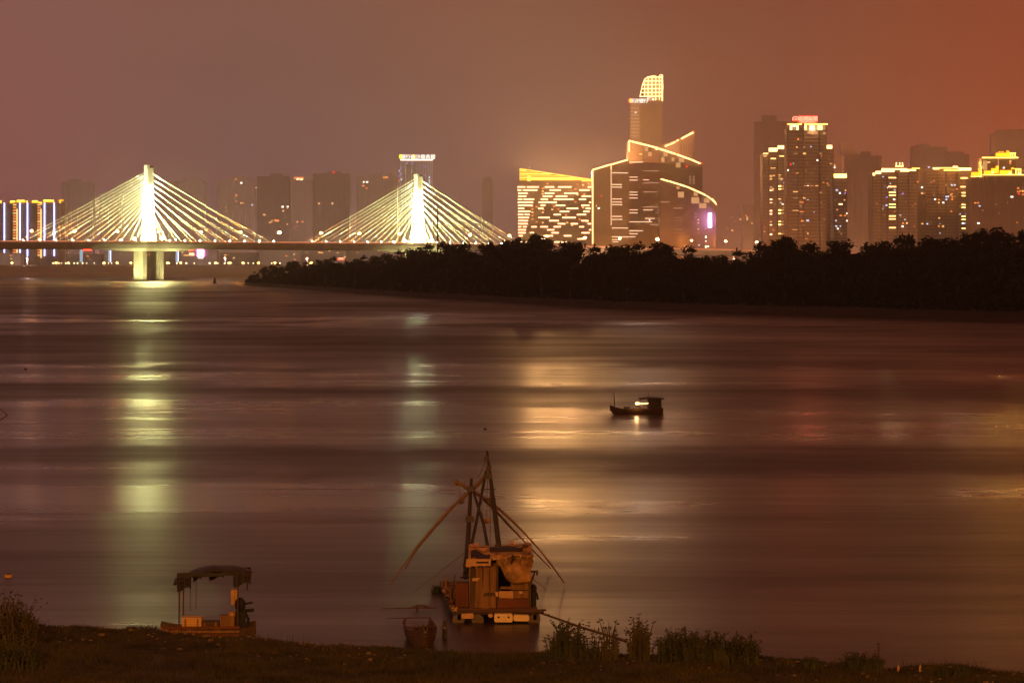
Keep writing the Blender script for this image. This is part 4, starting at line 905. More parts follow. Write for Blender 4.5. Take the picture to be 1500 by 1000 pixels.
b = Bld('yellow_crowned_block', 'two tiered block with blazing yellow lit roofs at the right edge', 1421, 1530, 2420); k = 2420/F
b.wall(1421.5, 1440, 262, 26, M['wall_brown']); b.wall(1440, 1530, 258, 34, M['wall_brown']); b.wall(1440, 1490, 231, 22, M['wall_brown'], 'upper_tier', 6, bottom=258.3); b.wall(1458, 1489, 224, 16, M['wall_brown'], 'roof_house', 8, bottom=231.3)
b.piers([1424+4.4*i for i in range(24)], 260, 372, M['wall_brown'], 1.4, proud=1.0)
for (p, y, w, h, c) in ((1429.5, 254.6, 14, 4.6, 'capyellow'), (1435, 250.6, 3.6, 5, 'capyellow'), (1430, 258.6, 16, 1.1, 'capline'), (1448, 252.6, 14, 4.6, 'capyellow'), (1457, 250.4, 11, 7.4, 'capyellow'), (1460.4, 245, 4, 3.4, 'capyellow'), (1473, 252.4, 18, 5.6, 'capyellow'), (1483, 247, 4, 2.4, 'capyellow'), (1472, 256.2, 66, 1.2, 'capline'), (1520, 256, 22, 1.2, 'capline')): b.lit(p, y, w, h, G[c], -1.2, 'crown_glow')
for p in (1487.6, 1491.4, 1494.6): b.lit(p, 251.6, 1.1, 7, G['capline'], -1.2, 'crown_post_glow')
b.lit(1490.6, 247.6, 9, 1.1, G['capline'], -1.2, 'crown_glow')
for (p, y, w, h, c) in ((1466.4, 230.8, 53, 1.5, 'capline'), (1470, 226.4, 20, 5.2, 'capyellow'), (1478, 226, 5, 6.6, 'capyellow'), (1477.4, 221.6, 3.4, 2.4, 'capyellow'), (1465.6, 222.4, 2.6, 1.4, 'capyellow'), (1470, 222.4, 2.6, 1.4, 'capyellow'), (1485, 224.2, 9, 1.0, 'capline')): b.lit(p, y, w, h, G[c], 4.6, 'crown_glow')
for p in (1481.6, 1484.6, 1488): b.lit(p, 227.6, 1.0, 5.6, G['capline'], 4.5, 'crown_post_glow')
b.lit(1444.6, 242, 6.4, 14, G['cream'], 5.5, 'wash_glow_panel'); b.lit(1464, 240, 1.6, 14, G['cream'], 5.5, 'wash_glow_panel')
for (p, y) in ((1453.6, 252.4), (1479, 253.6), (1493.4, 255.2)): b.lit(p, y, 3, 2.8, G['edge'], -2.0, 'roof_lamp')
for (p, y, w, c) in ((1472, 245.6, 2.4, 'white'), (1450, 237.4, 4, 'warm'), (1481.6, 236, 2.6, 'warm'), (1481.6, 239, 2.6, 'amber'), (1428.4, 297.4, 3.2, 'amber'), (1432.6, 297.2, 2.2, 'amber'), (1434.6, 301.8, 2.6, 'cool'), (1439, 308, 2, 'dimwarm'), (1481.8, 288.4, 3.6, 'white'), (1475.4, 297, 2, 'dimwarm'), (1459, 299.6, 2.4, 'dimwarm'), (1433, 327, 3.4, 'white'), (1491, 276, 3, 'amber'), (1494, 280, 3, 'amber'), (1490.6, 281, 2.4, 'amber'), (1498, 280, 3, 'warm'), (1498, 285, 2.4, 'amber'), (1492, 284, 2.2, 'red'), (1489.6, 326, 2, 'amber'), (1463, 312.6, 2, 'dimwarm')): b.lit(p, y, w, 2.0, G[c], -1.2 if y > 256 else 5.4)
b.glowlamp(1430, 248, 10, 90000, (1, .48, .1)); b.glowlamp(1474, 218, 12, 200000, (1, .46, .1)); b.glowlamp(1515, 248, 14, 240000, (1, .42, .1))

# ---- added unseen lamps standing in for many city lights: they light haze and facades
CITY = [(-20, 3700, 5), (90, 3700, 6), (180, 3750, 6), (290, 3750, 6), (370, 3700, 6), (450, 3700, 6), (530, 3750, 6), (610, 3800, 5), (700, 3850, 5), (40, 2640, 1.2), (200, 2640, 1.0), (330, 2650, 1.0), (450, 2660, 1.0),
        (600, 2700, 1.6), (800, 2330, 1.0), (860, 2330, 1.0), (930, 2310, 1.4), (1000, 2300, 1.4), (1075, 2600, 3.0), (1110, 3500, 20), (1180, 2290, 1.6), (1250, 2290, 1.4), (1265, 3050, 14), (1330, 2290, 1.6), (1400, 2280, 1.6), (1400, 3480, 16), (1350, 4150, 22), (1470, 2270, 1.8), (1490, 3950, 24), (1560, 2300, 2.2)]
for px, Y, q in CITY:
    warm = px > 740
    street_lamp((PX(px, Y), Y, 12.3), math.pi*1.5, 'added unseen lamp standing in for city street lights behind the wood and the low blocks', 'added city glow lamps', CITY_GLOW_W*q*(1.15 if not warm else 1), .9, .5, (1, .45, .21) if warm else (1, .66, .55))
# ================================================================== things on the water
M['wood'] = mat('weathered_board', (.22, .108, .036), .85, .35, 1.2, stretch=(6, 6, .8), bump=.3)
M['wood_dark'] = mat('dark_wet_wood', (.085, .045, .02), .8, .35, 1.5, stretch=(5, 5, .8), bump=.3)
M['wood_red'] = mat('red_brown_board', (.14, .043, .014), .85, .25, 1.0)
M['bamboo'] = mat('bamboo', (.20, .10, .033), .6, .2, 2.0)
M['pole_dark'] = mat('dark_pole', (.05, .035, .025), .85, .3, 2.0)
M['tarp'] = mat('tarpaulin', (.25, .12, .034), .75, .45, 1.7, bump=.8, col2=(.46, .24, .08))
M['tarp_dark'] = mat('dark_plastic_sheet', (.03, .02, .016), .6, .3, 2)
M['foam'] = mat('foam_float', (.82, .56, .25), .7, .12, 2)
M['drum'] = mat('dirty_drum', (.12, .08, .05), .7, .3, 2)
M['rope'] = mat('rope', (.12, .09, .06), .9, .2, 4)
M['paint_pale'] = mat('pale_peeling_paint', (.55, .29, .11), .75, .22, 1.5)
M['black'] = mat('black_rubber', (.02, .018, .016), .8, .2, 2)

# ---- lift net raft
RX, RY = PX(725, 105), 105.0
raft = thing('lift_net_raft', 'ramshackle fishing raft with a patched plank shed, masts and long net poles', 'raft', (RX, RY, 0))
def R(px, py, Y): return Vector((PX(px, Y)-RX, Y-RY, PZ(py, Y)))
def D(u, v, z): return Vector((-2.42+3.56*u-.88*v-RX, 100.9+10.0*v-RY, z))
g = MB()
for u in (.04, .5, .93): g.hexa([D(u, 0, .12), D(u+.04, 0, .12), D(u+.04, 1, .12), D(u, 1, .12), D(u, 0, .34), D(u+.04, 0, .34), D(u+.04, 1, .34), D(u, 1, .34)])
deck_ = g.build('deck_beams', M['wood_dark'], raft)
for i in range(26):
    v0, v1 = i/26+.002, (i+1)/26-.003; j = (hash01(i, 1)-.5)*.05; zt = .45+(hash01(i, 2)-.5)*.03
    g = MB(); g.hexa([D(j, v0, .35), D(1+j*.6, v0, .35), D(1+j*.6, v1, .35), D(j, v1, .35), D(j, v0, zt), D(1+j*.6, v0, zt), D(1+j*.6, v1, zt), D(j, v1, zt)])
    g.build('plank', M['wood'] if i % 3 else M['wood_dark'], deck_)
# floats under the front edge
def block(p0, p1, m, name, y0=-.15, y1=.55, parent=raft):
    a, c = R(*p0, 100.8), R(*p1, 100.8)
    g = MB(); yy = a.y
    x0, x1, z1, z0 = a.x, c.x, a.z, c.z; b_ = .05
    g.v = []; g.prism([(x0+b_, z0), (x1-b_, z0), (x1, z0+b_), (x1, z1-b_), (x1-b_, z1), (x0+b_, z1), (x0, z1-b_), (x0, z0+b_)], yy+y0, yy+y1)
    return g.build(name, m, parent)
f_ = block((724, 897.5), (751, 909.5), M['foam'], 'foam_float', -.25, .6)
for px in (730.5, 745): c = R(px, 902, 100.8); MB().tube([(c.x, c.y-.27, c.z), (c.x, c.y-.2, c.z)], .045, 8).build('hole', M['black'], f_)
block((752, 899), (775, 908), M['foam'], 'foam_float', -.1, .5).rotation_euler = (0, .02, 0)
block((676, 897), (694, 905), M['paint_pale'], 'broken_board', -.12, .1)
block((715, 898), (722, 903), M['paint_pale'], 'broken_board', -.14, .05)
for px in (672, 700, 782): 
    c = R(px, 904, 101.4); MB().tube([(c.x, c.y-.5, .1), (c.x, c.y+.8, .1)], .26, 10).build('drum', M['drum'], raft)
c0, c1 = R(668, 897, 100.7), R(800, 893, 100.7); MB().tube([c0, c1], .045, 6).build('edge_pole', M['wood_dark'], raft)
c0, c1 = R(755, 896, 100.6), R(797, 895.5, 100.6); MB().tube([c0, c1], .05, 6).build('edge_pole', M['wood_dark'], raft)
# plank bin left of the shed
g = MB(); a, c = R(664, 855, 104.5), R(688, 893, 102); 
bin_ = MB().box(D(.05, .14, 0).x, D(.20, .14, 0).x, D(0, .14, 0).y, D(0, .18, 0).y, .46, 1.45).build('plank_bin', M['wood_red'], raft)
for i in range(4): MB().box(D(.05, .138, 0).x+.13*i, D(.05, .138, 0).x+.115+.13*i, D(0, .134, 0).y, D(0, .138, 0).y, .47, 1.28+.12*hash01(i, 'b')).build('plank', M['wood_red'], bin_)
# shed: walls
YF = 102.0
def fr(px0, px1, py0, py1, y0, y1, name, m, parent=raft, jit=.022):
    a, c = R(px0, py0, YF), R(px1, py1, YF); g_ = MB().box(a.x, c.x, a.y+y0, a.y+y1, c.z, a.z); rj = random.Random(repr((px0, py0, name)))
    if name in ('side_wall', 'back_wall', 'front_wall', 'low_wall'): jit = 0
    dj = [(rj.gauss(0, jit), rj.gauss(0, jit)) for _ in range(4)]
    g_.v = [(x+dj[i % 4 if i % 4 < 2 else 3-(i % 4)][0]*(1 if i < 4 else -1), y, z+dj[i % 2+(2 if i > 3 else 0)][1]) for i, (x, y, z) in enumerate(g_.v)]
    return g_.build(name, m, parent)
side = fr(687.5, 690.5, 826, 893, .02, 3.0, 'side_wall', M['wood'])
side2 = fr(773.5, 776.5, 812, 891, .02, 3.0, 'side_wall', M['wood'])
for i in range(5): fr(776.6, 777.4, 815+i, 890, .1+.58*i, .62+.58*i, 'plank', M['wood'], side2)
fr(690.6, 773.4, 812, 891, 2.8, 2.9, 'back_wall', M['wood_dark'])
fwall = fr(690.5, 727, 828, 892, .05, .09, 'front_wall', M['wood_dark'])
for i, (a, c, t, bt) in enumerate(((688.5, 696, 828, 891), (696.6, 707, 825, 890), (707.6, 717, 826, 891.5), (717.6, 726.5, 824, 889.5))): fr(a, c, t, bt, .0-.012*i, .045-.012*i, 'plank', M['wood'] if i != 0 else M['wood_dark'], fwall)
for p, t in ((727, 812), (774, 810)): fr(p, p+2.6, t, 892, -.06, .06, 'corner_post', M['wood_dark'])
low = fr(728.5, 775, 866, 891, .03, .08, 'low_wall', M['wood_dark'])
fr(729.5, 774, 876, 889, -.02, .025, 'board', M['wood_red'], low); fr(731, 752, 866.5, 875, -.03, .02, 'board', M['paint_pale'], low); fr(752.6, 774, 864, 875.5, -.035, .02, 'board', M['wood'], low)
fr(760.5, 765.5, 864.8, 869.2, -.06, -.04, 'patch', M['paint_pale'], low); fr(726, 730, 866, 873, -.1, -.07, 'patch', M['paint_pale'], low)
fr(733, 749, 860.2, 862.2, .0, .05, 'sill_bar', M['wood'], low); fr(748, 774, 851, 864, .05, .1, 'board', M['wood'], low)
# hanging tarpaulin over the doorway, bulging
def tarp(u, v):
    px = 727+50.5*u; bot = interp([(0, 826), (.14, 829), (.22, 840), (.32, 849), (.5, 853.5), (.75, 854), (1, 850)], u); top = 811.5
    py = top+(bot-top)*v
    p = R(px, py, YF); bulge = .30*math.sin(math.pi*min(1, v*.9))*math.sin(math.pi*(.08+.84*u))+.05*math.sin(9*u+4*v)+.035*math.sin(17*u-7*v)
    return (p.x, p.y-.10-bulge, p.z)
g = MB().grid(tarp, 16, 10); g.smooth = True; g.build('hanging_tarpaulin', M['tarp'], raft, solid=.02)
# roof
def roof(u, v):
    px = 686+92.5*u; x = PX(px, 102)-RX; zr = 2.98; y = 101.55+3.9*v-RY
    z = interp([(0, 2.42+.24*min(1, u*1.5)), (.28, 2.86), (.42, 2.98), (1, 2.55)], v)+.05*math.sin(7*u+2)+.03*math.sin(19*u+5*v)+.03*math.sin(11*v+3*u)
    return (x, y, z)
g = MB().grid(roof, 18, 14); g.smooth = True; rf = g.build('roof', M['tarp'], raft, solid=.05)
def roofpatch(u0, u1, v0, v1, lift, name, m):
    def f(u, v):
        w = .5+.5*math.sin(9*u)*.35
        uu = u0+(u1-u0)*u; vv = v0+(v1-v0)*(v*(.75+.25*math.sin(3.1*u+.4)))+.04*math.sin(6*u)
        x, y, z = roof(uu, vv); return (x, y-.02, z+lift)
    g = MB().grid(f, 12, 5); g.smooth = True; return g.build(name, m, rf, solid=.02)
roofpatch(.34, .86, .20, .36, .055, 'dark_sheet', M['tarp_dark'])
roofpatch(.04, .34, .02, .20, .05, 'dark_sheet', M['tarp_dark'])  # dark sheet standing in for the shaded gap at the left eave
roofpatch(.02, .30, .28, .40, .06, 'crumpled_sheet', M['paint_pale'])
fb = fr(683, 719, 815.5, 826, -.62, -.56, 'fascia_board', M['paint_pale']); fr(698, 716, 819.6, 821.6, -.64, -.622, 'slot', M['black'], fb)
fr(684, 690, 824, 828, -.6, -.3, 'eave_end', M['paint_pale'])
def rag(u, v):
    p = R(776+5*u, 812+ (14+6*math.sin(5*u))*v, YF); return (p.x+.04*math.sin(8*v), p.y-.2+.05*math.sin(7*u+5*v), p.z)
MB().grid(rag, 5, 5).build('torn_edge', M['tarp'], rf, solid=.015)
rnd = random.Random(77)
for i in range(9):      # ragged strips hanging from the eaves
    u = .03+.96*i/8.6; x0, y0, z0 = roof(u, 0); w = rnd.uniform(.06, .17); l = rnd.uniform(.12, .42)
    def strip(a_, b_, x0=x0, y0=y0, z0=z0, w=w, l=l, i=i): return (x0+w*(a_-.5)*(1-.4*b_)+.05*math.sin(5*b_+i), y0-.05-.05*math.sin(4*b_+i), z0+.03-l*b_*(.8+.3*math.sin(7*a_+i)))
    MB().grid(strip, 3, 4).build('rag', M['tarp' if i % 3 else 'tarp_dark'], rf, solid=.01)
for i, (u, v) in enumerate(((.12, .5), (.45, .62), (.7, .5), (.9, .3))):      # things weighing the roof down
    x0, y0, z0 = roof(u, v); MB().ball((x0, y0, z0+.07), rnd.uniform(.09, .16), .12, .08, 7, 5).build('roof_weight', M['wood_dark' if i % 2 else 'paint_pale'], rf)
MB().tube([roof(.0, .3), Vector(roof(.3, .34))+Vector((0, 0, .06)), Vector(roof(.65, .3))+Vector((0, 0, .06)), Vector(roof(1, .34))+Vector((0, 0, .05))], .018, 5).build('roof_rope', M['rope'], rf)
for i in range(10):     # loose boards and sticks leaning on the left of the shed
    b0 = D(rnd.uniform(.0, .20), rnd.uniform(.16, .55), .46); tp = b0+Vector((rnd.uniform(-.05, .35), rnd.uniform(-.1, .25), rnd.uniform(.25, 1.0)))
    MB().tube([b0, tp], rnd.uniform(.02, .055), 5).build('loose_stick', M[rnd.choice(('wood', 'wood_dark', 'wood_red', 'bamboo'))], raft)
for i, (a0, a1, t0, t1) in enumerate(((692, 701, 847, 850), (709, 725, 868, 871))): fr(a0, a1, t0, t1, -.075, -.05, 'patch', M[('paint_pale', 'wood_dark', 'wood_dark', 'wood_dark', 'wood')[i]], fwall if a0 < 727 else low, .03)
# davit at the right wall
dv = MB().tube([R(775, 836.5, 103), R(788.5, 836.5, 103)], .045, 6).tube([R(776, 858, 103), R(783.5, 837, 103)], .045, 6).tube([R(787, 836, 103), R(786.6, 842, 103)], .05, 6).build('davit', M['wood_dark'], raft)
# engine and gear lump at the right side
MB().box(R(776.5, 876, 102.6).x, R(785.5, 876, 102.6).x, -2.5, -1.6, .46, 1.05).ball((R(781, 872, 102.6).x, -2.0, 1.15), .17, .3, .2).tube([(R(783, 872, 102.6).x, -2.2, 1.1), (R(787, 880, 102.6).x, -2.2, .9), (R(788, 884, 102.6).x, -2.2, .7)], .05, 6).build('engine', M['black'], raft)
MB().tube([R(777, 866.5, 102.6), R(778.4, 863, 102.6)], .07, 6).build('exhaust', M['black'], raft)
# masts (shear legs)
def pole(pts, r, name, m, n=8, parent=raft):
    return MB().tube(pts, r, n).build(name, m, parent)
pole([R(682, 846, 110.2), R(686, 780, 112), R(690.5, 701, 113.8)], [.13, .11, .07], 'mast', M['pole_dark'])
pole([R(724, 850, 109), R(708, 766, 111.5), R(691, 712, 113.6)], [.09, .075, .06], 'mast', M['pole_dark'])
pole([R(737, 852, 109.5), R(725, 752, 112), R(713.5, 661, 114)], [.13, .115, .06], 'mast', M['pole_dark'])
pole([R(682, 838, 110), R(697, 768, 112), R(712, 690, 113.9)], [.09, .075, .06], 'mast', M['pole_dark'])
for (p, y) in ((690.5, 716), (714.5, 697), (712.5, 672), (716, 686), (719, 733), (688, 760), (684, 828)):
    c = R(p, y, 113 if y < 740 else 111.5); MB().tube([c-Vector((0, 0, .12)), c+Vector((0, 0, .12))], .19 if y > 690 else .12, 8).build('lashing', M['rope'], raft)
MB().tube([R(674, 845, 110), R(694, 845.5, 110)], .05, 6).tube([R(706, 716.5, 113.5), R(726, 716, 113.5)], .02, 5).build('cross_stay', M['pole_dark'], raft)
# curved bamboo net poles
def curve(ctrl, n=22):
    out = []
    for i in range(n+1):
        t = i/n*(len(ctrl)-1); k_ = min(int(t), len(ctrl)-2); f = t-k_
        p0 = Vector(ctrl[max(k_-1, 0)]); p1 = Vector(ctrl[k_]); p2 = Vector(ctrl[k_+1]); p3 = Vector(ctrl[min(k_+2, len(ctrl)-1)])
        out.append(.5*((2*p1)+(p2-p0)*f+(2*p0-5*p1+4*p2-p3)*f*f+(3*p1-p0-3*p2+p3)*f**3))
    return out
def netpole(ctrl, r0, r1, m='bamboo'):
    pts = curve([R(*c) for c in ctrl]); n = len(pts)
    rad = [.62*(r0+(r1-r0)*i/(n-1))*(1.12 if i % 3 == 0 else .97) for i in range(n)]
    return MB().tube(pts, rad, 8).build('net_pole', M[m], raft)
netpole(((713, 696, 113.7), (690, 718, 113.8), (655, 750, 114), (618, 792, 113.6), (594, 824, 113.2), (572, 855, 112.8)), .15, .045)
netpole(((693, 716, 114.2), (664, 742, 115.5), (632, 778, 117), (608, 808, 118), (594, 832, 118.6)), .11, .035)
netpole(((669, 705, 114), (690, 718, 114), (722, 738, 114), (764, 776, 114), (800, 817, 113.6), (826.5, 853, 112.9)), .14, .045)
netpole(((708, 731, 114.4), (724, 746, 115), (753, 777, 116.4), (784, 809, 117.6), (806.5, 832, 118.5)), .11, .035)
for (a, c) in (((674, 708, 114), (674, 735, 114)), ((680, 705, 114), (681, 732, 114)), ((705, 716, 113.9), (707, 760, 113)), ((718, 700, 113.8), (718, 845, 110)), ((714, 700, 113.8), (713, 757, 113)), ((711, 678, 114), (700, 700, 114)), ((682, 808, 111), (604, 868, 108)), ((777, 845, 104), (800, 862, 104)), ((572, 855, 112.8), (574, 857, 112.8))):
    MB().tube([R(*a), R(*c)], .014, 4).build('rope', M['rope'], raft)
MB().ball(R(712.5, 762, 113), .22, .2, .13, 9, 5).build('bucket', M['tarp'], raft)
MB().tube([R(669.5, 705, 114)-Vector((.1, 0, .06)), R(671, 706, 114)], .15, 8).build('pole_cap', M['bamboo'], raft)
MB().tube([R(674, 733, 114), R(678, 737, 114)], .13, 6).build('lashing', M['rope'], raft)
# sacks and rubble of gear lying along the left edge
rnd = random.Random(9)
for i, (px, py, w, h, mname, lab, cat) in enumerate(((651, 852, 5, 5, 'wood', 'ragged bundle on the back left corner of the raft', 'bundle'), (652, 862, 7, 7, 'paint_pale', 'pale sack on the left raft edge, back one', 'sack'), (655, 871, 7, 6, 'wood', 'brown sack on the left raft edge, in the middle', 'sack'), (660, 880, 6, 6, 'wood_red', 'reddish sack on the left raft edge near the plank bin', 'sack'), (664, 890, 6, 6, 'paint_pale', 'pale lump on the front left corner of the raft', 'sack'))):
    Y = YW(py+h*.8, .45); k_ = Y/F
    t = thing('gear_'+('bundle' if cat == 'bundle' else 'sack'), lab, cat, (PX(px+2, Y), Y, .46))
    g = MB(); g.ball((0, 0, h*k_*.5), w*k_*.75, w*k_*.9, h*k_*.55, 9, 6); g.v = [(x+.05*rnd.gauss(0, 1), y+.05*rnd.gauss(0, 1), max(0, z+.04*rnd.gauss(0, 1))) for x, y, z in g.v]; g.smooth = True
    g.build('sack_body', M[mname], t); MB().tube([(-w*k_*.7, -.05, h*k_*.9), (0, -.1, h*k_*1.02), (w*k_*.7, -.04, h*k_*.86)], .02, 4).build('tie', M['rope'], t)
# weeds caught at the back corner
def plant(name, label, cat, loc, n, h, spread, m, leafy=.5, group=None, seed=1, wid=.035, lean=.25):
    rnd = random.Random(seed); t = thing(name, label, cat, loc, 0, group); st_ = MB(); lf = MB()
    for i in range(n):
        a = rnd.uniform(0, 6.28); r = spread*rnd.random()**.6; x, y = r*math.cos(a), r*math.sin(a)*.6
        hh = h*rnd.uniform(.45, 1.05)*(1-.35*(r/spread)**2); dx, dy = rnd.gauss(0, lean)*hh, rnd.gauss(0, lean)*hh*.6; w = wid*rnd.uniform(.6, 1.2)
        p0, p1, p2 = Vector((x, y, -.1)), Vector((x+dx*.35, y+dy*.35, hh*.6)), Vector((x+dx, y+dy, hh))
        s = Vector((w, 0, 0)) if rnd.random() < .7 else Vector((w*.5, w*.8, 0))
        st_.quad(p0-s, p0+s, p1+s*.8, p1-s*.8); st_.tri(p1-s*.8, p1+s*.8, p2)
        for q in range(int(leafy*22)):
            f = rnd.uniform(.08, 1); c = p0.lerp(p1, f/.6) if f < .6 else p1.lerp(p2, (f-.6)/.4)
            d = Vector((rnd.gauss(0, 1), rnd.gauss(0, .6), rnd.uniform(-.2, .9))).normalized(); l = rnd.uniform(.06, .16)*(.5+.4*h/1.5); nn = d.cross(Vector((rnd.gauss(0, 1), 1, 0))).normalized()*l*.2
            lf.quad(c, c+d*l*.5-nn, c+d*l, c+d*l*.5+nn)
    tag(st_.build('stems', m, t), kind='stuff')
    if lf.f: tag(lf.build('leaves', m, t), kind='stuff')
    return t
M['weed'] = mat('weed', (.045, .034, .010), .8, .35, 2, col2=(.065, .046, .013))
M['weed_green'] = mat('green_weed', (.025, .028, .007), .8, .35, 2, col2=(.042, .040, .011))
Yc = YW(862, 0); plant('weed_tuft', 'small dark weed tuft hanging on the back left corner of the raft', 'weed', (PX(641, Yc), Yc-1.5, .05), 26, .42, .35, M['weed_green'], .4, seed=3)
# long pole from raft to bank
t = thing('gangway_pole', 'long bamboo pole slanting from the raft front down to the bank', 'pole', (PX(790, 101), 101, 0))
a, c = Vector((0, 0, .42)), Vector((PX(916, 93.6)-PX(790, 101), -7.4, PZ(938, 93.6)))
MB().tube([a, a.lerp(c, .5)-Vector((0, 0, .04)), c], [.045, .055, .065], 8).build('pole', M['wood_dark'], t); MB().tube([c.lerp(a, .0), c.lerp(a, .012)], .08, 8).build('butt', M['bamboo'], t)
# floating poles left of the raft
Yp = 104.5; t = thing('floating_pole', 'thin pole with an arched handle lying on the water left of the raft', 'pole', (PX(600, Yp), Yp, 0))
def Q(px, py, Y, o): return Vector((PX(px, Y)-o.location.x, Y-o.location.y, max(.02, PZ(py, Y))))
MB().tube([Q(558, 891, Yp, t), Q(600, 890, Yp, t), Q(640, 889.5, Yp, t)], [.02, .035, .025], 6).build('pole', M['wood_dark'], t)
MB().tube([Q(600, 890.5, Yp, t), Q(607, 888, Yp, t), Q(611, 886.4, Yp, t), Q(620, 886.6, Yp, t), Q(630, 889.4, Yp, t)], .04, 6).build('handle', M['wood_dark'], t)
MB().tube([Q(611, 887, Yp, t), Q(611, 894, Yp, t)-Vector((0, 0, .1))], .05, 6).build('peg', M['wood_dark'], t)
Yp = 101.5; t = thing('floating_pole', 'thin straight stick on the water just above the small skiff', 'pole', (PX(600, Yp), Yp, 0)); MB().tube([Q(566, 905.5, Yp, t), Q(600, 904.6, Yp, t), Q(632, 904.2, Yp, t)], [.015, .03, .02], 6).build('pole', M['wood_dark'], t)
t = thing('mooring_stake', 'short dark stake standing in the shallows between skiff and raft', 'stake', (PX(651, 96.6), 96.6, 0)); MB().tube([(0, 0, -.4), (.02, 0, .45), (.01, .02, .72)], [.09, .10, .07], 8).build('stake', M['pole_dark'], t); MB().tube([(.0, 0, .4), (.0, 0, .5)], .12, 8).build('rope_turn', M['rope'], t)

# ---- hull builder
def hull(Ln, Wd, Ht, bow=.5, stern=.2, n=12, tip=.12):
    def f(u, v):          # u along, v across -1..1
        t_ = u; w = Wd/2*(math.sin(math.pi*min(1, .12+.62*t_/1.0))**.8 if t_ < .6 else 1)*interp([(0, tip), (.15, .55), (.35, .92), (.6, 1), (.85, .95), (1, .78)], t_)
        sheer = Ht+bow*max(0, (.35-t_)/.35)**2+stern*max(0, (t_-.7)/.3)**2
        a = abs(v*2-1); sgn = -1 if v < .5 else 1
        zb = .0+.55*(Ht+bow)*max(0, (.16-t_)/.16)**2
        z = zb+(sheer-zb)*(max(0, (a-.45)/.55))**1.2 if a > .45 else zb
        yw = w*min(1, (a/.55)**.9*.8) if a < .55 else w*(.8+.2*(a-.55)/.45)
        return (-Ln/2+Ln*t_, sgn*yw, z-.12)
    return MB().grid(f, n, 12)
# ---- canopy boat on the left shore
Yb = 97.2; t = thing('canopy_boat', 'small flat work boat with a sagging arched canopy moored at the left bank', 'boat', (PX(305, Yb), Yb, 0), math.radians(4)); kb = Yb/F
def BP(px, py, dy=0): return Vector(((px-305)*kb, dy, PZ(py, Yb)))
h_ = hull(3.75, 1.7, .52, .22, .12, tip=.5); h_.smooth = False; hb = h_.build('hull', M['wood_dark'], t, solid=.05)
for i, (y, m_) in enumerate(((913.5, 'wood_red'), (919.5, 'wood'), (925, 'wood_red'))):
    a, c = BP(241+3*i, y, -.90+.015*i), BP(352, y+.5, -.90+.015*i); MB().hexa([(a.x, a.y, a.z-.05), (c.x, a.y, c.z-.05), (c.x, a.y+.05, c.z-.05), (a.x, a.y+.05, a.z-.05), (a.x, a.y, a.z+.045), (c.x, a.y, c.z+.045), (c.x, a.y+.05, c.z+.045), (a.x, a.y+.05, a.z+.045)]).build('strake', M[m_], hb)
for i in range(12): x0 = BP(246, 0).x+.27*i; MB().box(x0, x0+.255, -.74, .74, .36, .40+.01*hash01(i, 'd')).build('plank', M['wood'] if i % 2 else M['wood_dark'], hb)
for (px, dy) in ((264.5, -.75), (267, .7), (349, -.75), (346, .7)): MB().tube([BP(px, 914, dy), BP(px+.5, 842, dy)], .035, 6).build('post', M['wood_dark'], t)
def can(u, v):
    px = 257+112*u; py = interp([(0, 847), (.08, 843), (.25, 834), (.5, 827.5), (.75, 829.5), (.94, 834), (1, 838)], u)
    p = BP(px, py, -.95+1.9*v); return (p.x, p.y, p.z-.10*abs(2*v-1)**2+.02*math.sin(13*u+5*v))
g = MB().grid(can, 18, 8); g.smooth = True; cn = g.build('canopy', M['tarp_dark'], t, solid=.05)
for u in (.06, .35, .65, .94): MB().tube([Vector(can(u, v/6))-Vector((0, 0, .06)) for v in range(7)], .025, 5).build('canopy_rib', M['wood_dark'], cn)
def cur(px0, px1, py0, py1, dy, name='curtain', m='tarp_dark', parent=cn):
    def f(u, v):
        p = BP(px0+(px1-px0)*u, py0+(py1-py0)*v*(.85+.15*math.sin(5*u+1)), dy); return (p.x, p.y+.05*math.sin(9*u), p.z)
    return MB().grid(f, 8, 4).build(name, M[m], parent, solid=.02)
cur(262, 282, 839, 862, -.86); cur(282, 294, 836, 854, .5, m='wood_red'); cur(305, 327, 831, 853, .6, m='wood_dark'); cur(343, 368, 832, 856, -.88); cur(345, 366, 834, 858, .7)
cur(262, 352, 834, 841, -.92, 'fringe')
MB().tube([BP(279.5, 846, -.3), BP(279.5, 893, -.3)], .012, 4).tube([BP(287, 850, .2), BP(287, 893, .2)], .012, 4).build('cord', M['rope'], t)
MB().box(BP(338, 0).x, BP(347, 0).x, .1, .16, BP(0, 886).z, BP(0, 864).z).build('panel', M['paint_pale'], t)
MB().ball(BP(352, 884, -.3), .22, .2, .30, 8, 6).box(BP(345, 0).x, BP(360, 0).x, -.5, -.1, .41, BP(0, 893).z).tube([BP(358, 893, -.3), BP(364, 905, -.3), BP(361, 930, -.3)], .06, 7).tube([BP(352, 884, -.3), BP(370, 881, -.3)], .045, 6).tube([BP(358, 893, -.3), BP(372, 892, -.3)], .07, 7).build('outboard_motor', M['black'], t)
MB().tube([BP(361, 866, .3), BP(363, 840, .3)], .03, 5).build('stern_pole', M['wood_dark'], t)
def crate(name, label, cat, px0, px1, py0, py1, dy, dep, m, boat_loc=t, Yv=Yb, z0=.42):
    o = thing(name, label, cat, (boat_loc.location.x+BP((px0+px1)/2, 0).x, Yv+dy, z0)); w = (px1-px0)*kb; hgt = (py1-py0)*kb
    MB().box(-w/2, w/2, 0, dep, 0, hgt*.9).build('crate_body', M[m], o); MB().box(-w/2-.02, w/2+.02, -.02, dep+.02, hgt*.9+.002, hgt).build('lid', M[m], o)
    for x in (-w*.32, w*.32): MB().box(x-.03, x+.03, -.03, -.001, .02, hgt*.88).build('batten', M['wood'], o)
    return o
